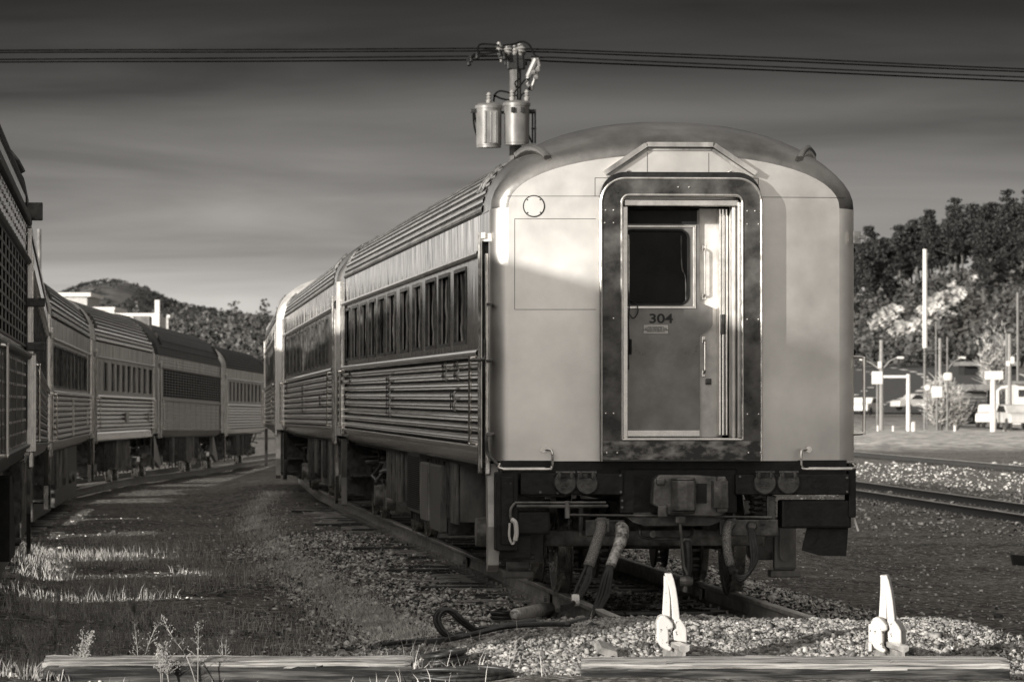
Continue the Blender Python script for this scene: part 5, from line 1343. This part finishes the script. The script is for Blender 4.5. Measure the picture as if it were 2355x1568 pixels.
# overhead lines running across the yard
lines = [((0, 116), (1100, 111.5), (1160, 112), 'topmost of the four overhead wires crossing the sky', (1318, 116), (1800, 134), (2354, 159)),
         ((0, 121), (1100, 117.5), (1160, 118), 'second overhead wire from the top, just under the topmost one', (1318, 122), (1800, 141), (2354, 165)),
         ((0, 137), (1100, 129.5), (1160, 131), 'third overhead wire from the top', (1318, 134.5), (1800, 155), (2354, 178)),
         ((0, 143), (1100, 138.0), (1160, 137), 'lowest of the four overhead wires crossing the sky', (1318, 143.5), (1800, 163), (2354, 187))]
for k, (a, b, c, lab, d, e, f_) in enumerate(lines):
    P3 = [(-2600, a[1]+14), (-1200, a[1]+10), a, (550, (a[1]+b[1])/2+.8), b, c, (1240, (c[1]+d[1])/2-.4), d, e, f_, (3400, f_[1]+38), (4700, f_[1]+76)]
    y_ = YP+(-.12, .15, -.12, .15)[k]
    tag(MB().tube(smoothpath([Vector((wx(p[0], y_), y_, wz(p[1], y_))) for p in P3], 6), .019, 5).build('power_line', M['wire']), lab, 'power line')
def simple_pole(px, pt, pb, Y, r, label, m=None, name='pole', cat='pole', r2=None):
    mb = MB(); x = wx(px, Y); z1 = wz(pt, Y); z0 = min(ground(x, Y), wz(pb, Y))-.3
    mb.lathe([(0, z0), (r, z0), (r2 or r*.8, z1), (0, z1)], (x, Y, 0), 2, 10)
    return tag(mb.build(name, m or M['polewood']), label, cat)
simple_pole(90, 527, 760, 210, .10, 'thin bare pole behind the nearest cars of the left train', M['box'])

# ------------------------------------------------------------------ trees
def leafcloud(mb, c, r, n, s, rnd):
    for _ in range(n):
        d = Vector((rnd.gauss(0, 1), rnd.gauss(0, 1), rnd.gauss(0, 1))); d = d.normalized()*(rnd.random()**.45)
        p = Vector(c)+Vector((d.x*r[0], d.y*r[1], d.z*r[2])); q_ = s*rnd.uniform(.6, 1.4)
        a = Vector((rnd.gauss(0, 1), rnd.gauss(0, 1), rnd.gauss(0, .6))).normalized()*q_; b = a.cross(Vector((rnd.gauss(0, 1), rnd.gauss(0, 1), rnd.gauss(0, 1)))).normalized()*q_*.75
        mb.face([p-a-b, p+a-b*.6, p+b+a*.5, p-a*.7+b])
def pine(seed, H=13., leaf='leafdark'):
    rnd = random.Random(seed); root = empty('pine_tree', (0, 0, 0))
    mb = MB(); bend = [(rnd.gauss(0, .12)*i, rnd.gauss(0, .12)*i, H*i/5) for i in range(6)]; bend[0] = (0, 0, -.5)
    mb.tube(bend, [.30, .26, .2, .14, .09, .04], 7)
    cr_ = MB(); z = H*rnd.uniform(.22, .4); W_ = rnd.uniform(2.3, 3.1)
    while z < H:
        t = (z/H-.25)/.75; rad = W_*(1-t)**.55*(.55+.45*min(1, t*4))+.3
        n = rnd.randint(2, 4)
        for k in range(n):
            a = rnd.uniform(0, 2*PI); rr = rad*rnd.uniform(.45, 1); c = (math.cos(a)*rr, math.sin(a)*rr, z+rnd.uniform(-.3, .3)+.12*rr)
            mb.tube([(0, 0, z-.3), (c[0]*.6, c[1]*.6, z-.1), c], [.06, .04, .02], 4)
            leafcloud(cr_, c, (1.05, 1.05, .5), 70, .18, rnd)
        leafcloud(cr_, (0, 0, z), (rad*.6, rad*.6, .5), 40, .18, rnd)
        z += rnd.uniform(.6, .95)
    leafcloud(cr_, (0, 0, H-.3), (.6, .6, .8), 50, .16, rnd)
    mb.build('trunk', M['bark'], root); cr_.build('crown', M[leaf], root)
    return root
protos = [pine(s, H=h) for s, h in ((1, 11.5), (2, 10.5), (3, 12), (4, 9), (5, 11))]
G_P = 'pines on the hillside'
spots = []
rnd = random.Random(12)
for row, (Y, n) in enumerate(((1040, 18), (1000, 20), (965, 20), (925, 18), (880, 16), (835, 12))):
    for k in range(n):
        px = 1950+(2480-1950)*(k+rnd.uniform(-.35, .35))/n; 
        if row >= 4 and 2050 < px < 2240 : continue
        spots.append((wx(px, Y), Y+rnd.uniform(-12, 12)))
used = 0
for i, (x, y) in enumerate(spots):
    p = protos[i] if i < 5 else copy_tree(protos[i % 5])
    s = rnd.uniform(.75, 1.12)*(1.0 if y > 860 else .75); p.scale = (s, s, s*rnd.uniform(.95, 1.15)); p.rotation_euler[2] = rnd.uniform(0, 6.28); p.location = (x, y, ground(x, y))
    tag(p, 'dark pine growing on the rocky hillside at right', 'tree', G_P)
def wood(name, label, pos, m, per=34, s=.28, trunk=False):
    mb = MB(); r_ = random.Random(5)
    for (x, y, z, w, h) in pos:
        for _ in range(3):
            leafcloud(mb, (x+r_.gauss(0, w*.25), y+r_.gauss(0, w*.25), z+h*r_.uniform(.35, .75)), (w*.42, w*.42, h*.32), per//3, s*w/2.6, r_)
        leafcloud(mb, (x, y, z+h*.9), (w*.2, w*.2, h*.2), per//5, s*.8*w/2.6, r_)
    return tag(mb.build(name, m), label, 'wood', kind='stuff')
# bushes and brush on the right hillside
pos = []
for i in range(620):
    Y = rnd.uniform(640, 900); px = rnd.uniform(1955, 2450); x = wx(px, Y)
    w = rnd.uniform(1.2, 3.4); pos.append((x, Y, ground(x, Y)-.2, w, w*rnd.uniform(.8, 1.4)))
wood('hillside_brush', 'scrubby brush covering the slope under the pines', pos, M['leafmid'], 30, .3)
for k, (px, py, Y, s) in enumerate(((2045, 730, 760, 3.0), (2020, 745, 750, 2.0), (2085, 765, 740, 3.2), (2110, 750, 750, 2.6), (2150, 710, 790, 3.2), (2165, 690, 800, 3.0), (2205, 680, 810, 2.8), (2235, 690, 815, 2.0), (2175, 730, 770, 2.2), (2060, 718, 770, 2.4), (2130, 730, 765, 2.0), (2240, 640, 860, 1.2), (2265, 668, 840, 1.0), (2190, 655, 850, 1.3))):
    bm = bmesh.new(); bmesh.ops.create_icosphere(bm, subdivisions=4, radius=1)
    for v in bm.verts:
        n = noise.noise(v.co*1.1+Vector((k*3., 0, 0)))*.6+-abs(noise.noise(v.co*2.2+Vector((k, 5, 0))))*.7+noise.noise(v.co*7)*.1
        v.co *= .8+n*.8; v.co.z *= .7
    me = bpy.data.meshes.new('rock_outcrop'); bm.to_mesh(me); bm.free(); me.materials.append(M['rockface'])
    o = bpy.data.objects.new('rock_outcrop', me); C.objects.link(o); x = wx(px, Y); o.location = (x, Y, wz(py, Y)); o.scale = (s, s, s*.9)
    tag(o, 'pale weathered rock outcrop on the hillside below the pines', 'rock', 'pale rocks on the hillside')
# ridge on the left, covered by a dense wood
def ridge_z(x, y): return -1.2+11.3*sst(470, 830, y)+.8*noise.noise((x*.03, y*.02, 0))-14*sst(830, 1100, y)
xs = list(np.arange(-110, 6, 4.)); ys = list(np.arange(440, 1140, 20.))
mb = MB(); mb.grid([[(x, y, ridge_z(x, y)) for x in xs] for y in ys]); o = mb.build('wooded_ridge', M['leafdark'], smooth=True); tag(o, kind='structure')
pos = []
for i in range(1900):
    Y = 480+350*random.random()**.8; px = random.uniform(60, 1150); x = wx(px, Y)
    if x > 4: continue
    w = random.uniform(2.2, 3.9); h = w*random.uniform(1.0, 1.5)
    if Y > 790 and random.random() < .3: h *= 1.35
    pos.append((x, Y, ridge_z(x, Y)-.3, w, h))
wood('ridge_wood', 'dense wood of low round trees covering the ridge behind the trains', pos, M['leafmid'], 96, .20)
# far round hill
prof = [(-60, 735), (60, 715), (100, 712), (150, 680), (200, 656), (250, 646), (300, 651), (340, 664), (380, 684), (420, 702), (520, 718), (640, 726)]
Yh = 2600.
rows = []
for i in range(15):
    y = Yh-700+i*100; k = math.exp(-((y-Yh)/320.)**2)
    rows.append([(wx(px, Yh), y, -2+(wz(lerp_table(prof, px), Yh)+2)*k) for px in range(-60, 641, 10)])
mb = MB(); mb.grid(rows); o = mb.build('round_hill', mat('far_hillside', .03, .13, .9, 0, .06, detail=8, contrast=(.4, .6)), smooth=True); tag(o, kind='structure')
pos = []
for i in range(2200):
    px = random.uniform(-20, 560); Y = Yh-random.uniform(0, 330); k = math.exp(-((Y-Yh)/320.)**2); z = -2+(wz(lerp_table(prof, px), Yh)+2)*k
    pyy = HY-(z-EYE)*F/Y
    if 225 < px < 335 and 652 < pyy < 700 and random.random() < .75: continue
    w = random.uniform(1.2, 2.4); pos.append((wx(px, Yh), Y, z-.3, w, w*.8))
wood('far_wood', 'distant trees covering the round hill on the left', pos, M['leafdark'], 16, .42)

# ------------------------------------------------------------------ buildings on the left behind the train
YB = 300.
b = empty('stepped_building', (wx(250, YB), YB, -1), label='white building with a stepped parapet rising behind the left train', cat='building')
ox, oz = b.location.x, b.location.z
def BB(mb, a, c, t, bt, y0_, y1_): mb.box(wx(a, YB)-ox, wx(c, YB)-ox, y0_, y1_, wz(bt, YB)-oz, wz(t, YB)-oz); return mb
BB(MB(), 125, 200, 683, 980, 0, 9).build('wall', M['brick'], b)
mb = MB(); BB(mb, 201, 262, 713, 980, .0, 9); BB(mb, 263, 358, 727, 980, .0, 9); mb.build('lower_wall', M['plain'], b)
mb = MB(); BB(mb, 118, 209, 673, 682, -.2, 9.2); BB(mb, 201, 264, 706, 713, -.1, 9.2); BB(mb, 262, 358, 720, 727, -.1, 9.2); mb.build('parapet_cap', M['plain'], b)
mb = MB(); BB(mb, 356, 367, 690, 980, -.2, .5); mb.build('corner_pillar', M['plain'], b)
mb = MB(); BB(mb, 370, 386, 697, 706, 1, 1.6); BB(mb, 372, 378, 706, 728, 1.2, 1.4); mb.build('roof_vent', M['black'], b)
bz = empty('brick_chimney', (wx(381, 330), 330, -1), label='squat chimney with a pale cap beside the white stepped building', cat='chimney')
def CB(mb, a, c, t, bt, Y, o, d=1.): mb.box(wx(a, Y)-o.location.x, wx(c, Y)-o.location.x, -d/2, d/2, wz(bt, Y)-o.location.z, wz(t, Y)-o.location.z); return mb
CB(MB(), 374, 388, 730, 980, 330, bz).build('stack', M['brick'], bz); CB(MB(), 384, 391, 724, 735, 330, bz, .6).build('cap', M['plain'], bz)

# ------------------------------------------------------------------ town edge beyond the yard on the right
def road_strip(name, pts, w, m, lift, kind='structure', dash=None):
    c = smoothpath(pts, 10); mb = MB(); acc = 0; rows = []
    for i in range(len(c)):
        t = (c[min(i+1, len(c)-1)]-c[max(0, i-1)]); t.z = 0; t.normalize(); n = Vector((-t.y, t.x, 0))
        rows.append([(*(c[i]+n*o_).xy, ground((c[i]+n*o_).x, (c[i]+n*o_).y)+lift) for o_ in (w[0], (w[0]+w[1])/2, w[1])])
    for i in range(len(rows)-1):
        if dash and (i % dash[0]) >= dash[1]: continue
        mb.grid([rows[i], rows[i+1]])
    return tag(mb.build(name, m), kind=kind)
rp_ = [gq(a, b, 0, 200) for a, b in ((1900, 952), (2000, 940), (2070, 922), (2118, 900), (2132, 880), (2112, 862), (2060, 850), (1990, 845), (1900, 842))]
for k, v in enumerate(rp_): v.z = 0
road = road_strip('road', rp_, (-13, 13), M['asphalt'], .12)
for o_, w_ in ((-12.2, .5), (11.6, .5)): road_strip('road_marking', rp_, (o_, o_+w_), M['paintline'], .17)
road_strip('road_marking', rp_, (-.4, .4), M['paintline'], .17, dash=(4, 2))
road_strip('road_marking', rp_, (5.4, 6.1), M['paintline'], .17, dash=(4, 1))
YR = 320.
def stand(name, label, cat, px, Y=YR):
    x = wx(px, Y); return empty(name, (x, Y, ground(x, Y)), label=label, cat=cat)
def RB(mb, o, a, c, t, bt, d=.3, b=0):
    Y = o.location.y; x0_, x1_, z0_, z1_ = wx(a, Y)-o.location.x, wx(c, Y)-o.location.x, wz(bt, Y)-o.location.z, wz(t, Y)-o.location.z
    if b: mb.cbox(x0_, x1_, -d/2, d/2, z0_, z1_, b)
    else: mb.box(x0_, x1_, -d/2, d/2, z0_, z1_)
    return mb
def RP(o, px, t, r, m, nm='post', b=None):
    Y = o.location.y; mb = MB(); x = wx(px, Y)-o.location.x; mb.lathe([(0, -.3 if b is None else wz(b, Y)-o.location.z), (r, -.3 if b is None else wz(b, Y)-o.location.z), (r*.85, wz(t, Y)-o.location.z), (0, wz(t, Y)-o.location.z)], (x, 0, 0), 2, 10); return mb.build(nm, m, o, smooth=False)
s = stand('sign_mast', 'very tall white mast standing against the pine hillside', 'mast', 2126); RP(s, 2126, 800, .10, M['galv']); RP(s, 2126.5, 573, .16, M['plain'], 'white_sleeve', b=800)
s = stand('street_light', 'street light pole with twin arms left of the overhead sign gantry', 'street light', 2026, 300); RP(s, 2026, 782, .13, M['porcelain'])
def UU(o, px, py): Y = o.location.y; return (wx(px, Y)-o.location.x, 0, wz(py, Y)-o.location.z)
mb = MB(); mb.tube([UU(s, 2028, 850), UU(s, 2045, 830), UU(s, 2062, 822)], .04, 6); mb.tube([UU(s, 2024, 850), UU(s, 2003, 835), UU(s, 1985, 826)], .04, 6); mb.build_each('arm', M['porcelain'], s)
mb = MB(); RB(mb, s, 2062, 2078, 820, 825, .4, .05); RB(mb, s, 1976, 1988, 824, 829, .4, .05); mb.build_each('lamp_head', M['plain'], s)
mb = MB(); RB(mb, s, 2018, 2027, 831, 847, .4, .06); mb.build('transformer', M['plain'], s)
s = stand('sign_gantry', 'white overhead gantry spanning the bend of the road', 'gantry', 2088, 305); RP(s, 2088, 860, .14, M['plain']); mb = MB(); RB(mb, s, 2030, 2090, 863, 869, .25, .03); mb.build('beam', M['plain'], s)
s = stand('board_sign', 'square white sign at the left end of the gantry', 'sign', 2017, 299); RP(s, 2017, 870, .08, M['galv']); mb = MB(); RB(mb, s, 2004, 2029, 854, 883, .2, .05); mb.build('board', M['plain'], s)
s = stand('board_sign', 'wide blank white sign on a thick post beside the dark shed', 'sign', 2283, 290); RP(s, 2283, 868, .18, M['plain']); mb = MB(); RB(mb, s, 2264, 2306, 853, 873, .4, .06); mb.build('board', M['plain'], s)
s = stand('board_sign', 'rounded white sign above the bare bush', 'sign', 2178, 310); RP(s, 2178, 870, .08, M['galv']); mb = MB(); RB(mb, s, 2168, 2190, 856, 876, .3, .2); mb.build('board', M['plain'], s)
s = stand('board_sign', 'square white sign in front of the bare bush', 'sign', 2154, 300); RP(s, 2154, 905, .08, M['galv']); mb = MB(); RB(mb, s, 2142, 2166, 888, 914, .3, .05); mb.build('board', M['plain'], s)
s = stand('board_sign', 'small round white sign on the slim pole between gantry and bush', 'sign', 2131, 302); RP(s, 2131, 884, .05, M['galv']); mb = MB(); mb.lathe([(0, -.08), (.17, -.08), (.17, .08), (0, .08)], UU(s, 2131, 891), 1, 16); mb.build('board', M['plain'], s)
for px, t, r, Y, lab in ((2161, 778, .12, 330, 'grey street pole rising just right of the tall white mast'), (2178, 775, .08, 380, 'thin dark pole second to the right of the tall mast'), (2314, 765, .10, 350, 'thin pole at right close behind the transformer pole'), (2340, 672, .12, 380, 'tallest grey pole near the right edge, against the slope'), (2152, 740, .08, 400, 'slender far pole just right of the white mast')):
    s = stand('street_pole', lab, 'pole', px, Y); RP(s, px, t, r, M['galv'] if px != 2161 else M['porcelain'])
s = stand('service_pole', 'pale pole with a transformer box near the right edge', 'pole', 2321, 300); RP(s, 2321, 768, .13, M['porcelain']); mb = MB(); RB(mb, s, 2323, 2332, 820, 836, .4, .05); RB(mb, s, 2313, 2322, 830, 842, .3, .05); mb.build('transformer', M['plain'], s)
s = stand('street_light', 'far street light reaching over the shed roof', 'street light', 2178, 400)
mb = MB(); mb.tube([UU(s, 2178, 850), UU(s, 2190, 834), UU(s, 2205, 824)], .05, 6); mb.build('arm', M['galv'], s); mb = MB(); RB(mb, s, 2203, 2220, 820, 825, .4, .05); mb.build('lamp_head', M['plain'], s); RP(s, 2178, 800, .1, M['galv'])
for k, (pa, pb) in enumerate((((1975, 812), (2026, 796)), ((2026, 796), (2161, 806)), ((2026, 806), (2161, 812)), ((2161, 806), (2321, 842)))):
    Y = 318; c = Vector(((wx(pa[0], Y)+wx(pb[0], Y))/2, Y, (wz(pa[1], Y)+wz(pb[1], Y))/2-.25))
    tag(MB().tube(smoothpath([Vector((wx(pa[0], Y), Y, wz(pa[1], Y))), c, Vector((wx(pb[0], Y), Y, wz(pb[1], Y)))], 6), .02, 4).build('overhead_wire', M['wire']), ['street wire running off behind the silver car', 'upper street wire between the left light pole and the mast side pole', 'lower street wire between the left light pole and the mast side pole', 'street wire sloping down to the transformer pole'][k], 'wire')
# shed, white building
sh = stand('wooden_shed', 'dark slatted shed with a flat grey roof beside the bare bush', 'shed', 2240, 330)
mb = MB(); RB(mb, sh, 2208, 2262, 900, 975, 4); mb.build('wall', M['darkwood'], sh)
mb = MB()
for k in range(9): RB(mb, sh, 2207, 2263, 904+k*8, 906+k*8, 4.1)
mb.build('slat', M['box'], sh)
mb = MB(); RB(mb, sh, 2200, 2300, 884, 898, 6, .05); mb.build('roof', M['greyroof'], sh); mb = MB(); RB(mb, sh, 2270, 2274, 898, 965, .3); RB(mb, sh, 2296, 2299, 898, 965, .3); mb.build('post', M['black'], sh)
mb = MB(); RB(mb, sh, 2218, 2232, 935, 975, 4.2); mb.build('door', M['black'], sh)
wb = stand('white_building', 'glaring white low building cut off by the right edge', 'building', 2340, 320)
mb = MB(); RB(mb, wb, 2322, 2420, 884, 975, 6); mb.build('wall', M['plain'], wb); mb = MB(); RB(mb, wb, 2318, 2424, 876, 884, 7, .05); mb.build('roof', M['greyroof'], wb)
mb = MB(); RB(mb, wb, 2330, 2345, 896, 912, 6.1); RB(mb, wb, 2360, 2380, 900, 960, 6.1); mb.build('window', M['glass'], wb)
s = stand('canopy_frame', 'thin white bent frame between the wide sign and the white building', 'frame', 2300, 305); mb = MB(); mb.tube([UU(s, 2294, 975), UU(s, 2294, 898), UU(s, 2303, 891), UU(s, 2320, 889)], .10, 8); mb.build('tube', M['plain'], s)
s = stand('house', 'low building with a long dark roof on the slope above the bush', 'building', 2270, 470); mb = MB(); RB(mb, s, 2210, 2330, 842, 862, 6); mb.build('wall', M['black'], s); mb = MB(); RB(mb, s, 2200, 2336, 832, 842, 8, .05); mb.build('roof', M['greyroof'], s)
# small vehicles, kerb blocks
def little_car(px, Y, rz, m, label, L=4.4):
    x = wx(px, Y); r = empty('parked_car', (x, Y, ground(x, Y)+.15), rz, label=label, cat='car', group='cars beyond the yard')
    mb = MB(); mb.prism([(-L/2, .35), (-L/2, .75), (-L/2+.2, .9), (-L*.28, .95), (-L*.16, 1.4), (L*.18, 1.42), (L*.34, .98), (L/2-.1, .88), (L/2, .6), (L/2, .35)], 1, -.85, .85)
    o = mb.build('body', m, r); bv = o.modifiers.new('bevel', 'BEVEL'); bv.width = .08; bv.segments = 3
    mb = MB()
    for s_ in (-1, 1): mb.prism([(-L*.25, .97), (-L*.15, 1.33), (L*.16, 1.35), (L*.28, .99)], 1, s_*.845, s_*.862)
    mb.build('window', M['glass'], r)
    for a in (-L*.31, L*.31):
        for s_ in (-1, 1): mb = MB(); mb.lathe([(0, -.1), (.3, -.1), (.33, 0), (.3, .1), (0, .1)], (a, s_*.8, .33), 1, 14); mb.build('wheel', M['rubber'], r)
    return r
little_car(1990, 400, 1.2, M['plain'], 'white car half hidden behind the silver train, beside the road')
little_car(2285, 300, 1.35, M['plain'], 'pale car parked at the foot of the wide white sign')
little_car(2335, 290, 1.7, M['car'], 'grey car parked before the white building at the right edge')
little_car(2110, 420, .4, M['car'], 'grey car between the gantry leg and the bare bush')
for px, w_, h, lab in ((2018, 4, 10, 'white bollard at the foot of the left light pole'), (2053, 5, 9, 'white bollard by the road between light pole and gantry'), (2088, 7, 10, 'white bollard at the gantry leg'), (2100, 10, 18, 'white marker block between the gantry leg and bush'), (2195, 6, 10, 'white bollard in front of the shed'), (2310, 8, 14, 'white bollard left of the grey car')):
    Y = 292; x = wx(px, Y); mb = MB(); hh = h/F*Y; mb.lathe([(0, -.2), (w_/F*Y*.5, -.2), (w_/F*Y*.5, hh*.9), (w_/F*Y*.3, hh), (0, hh)], (0, 0, 0), 2, 10); o = mb.build('bollard', M['plain']); o.location = (x, Y, ground(x, Y)+.1); tag(o, lab, 'bollard')
# bare bush
def bare_bush(px, Y, H, Wd, label, seed, m='drygrass'):
    r_ = random.Random(seed); x = wx(px, Y); root = empty('bare_bush', (x, Y, ground(x, Y)), label=label, cat='bush'); mb = MB(); tw = MB()
    for k in range(46):
        a = r_.uniform(0, 2*PI); rr = Wd/2*r_.random()**.6; h = H*r_.uniform(.55, 1)*(1-.35*(rr/(Wd/2)))
        p = smoothpath([(rr*.15*math.cos(a), rr*.15*math.sin(a), 0), (rr*.5*math.cos(a), rr*.5*math.sin(a), h*.45), (rr*math.cos(a), rr*math.sin(a), h)], 4); mb.tube(p, [.07-.055*i/len(p) for i in range(len(p))], 4)
        for j in range(2, len(p)):
            for q_ in range(4):
                e = p[j]+Vector((r_.gauss(0, .35), r_.gauss(0, .35), r_.uniform(.1, .7))); tw.tube([p[j], e], [.03, .012], 3)
    mb.build('stem', M['bark'], root); tw.build('twig', M[m], root)
bare_bush(2160, 315, 3.9, 2.3, 'tall bare bush with pale twigs left of the dark shed', 1)
bare_bush(2190, 325, 3.2, 2.4, 'lower bare bush leaning against the shed wall', 2)
bare_bush(2285, 420, 9, 3.0, 'slim leafless poplar on the slope above the wide sign', 3)
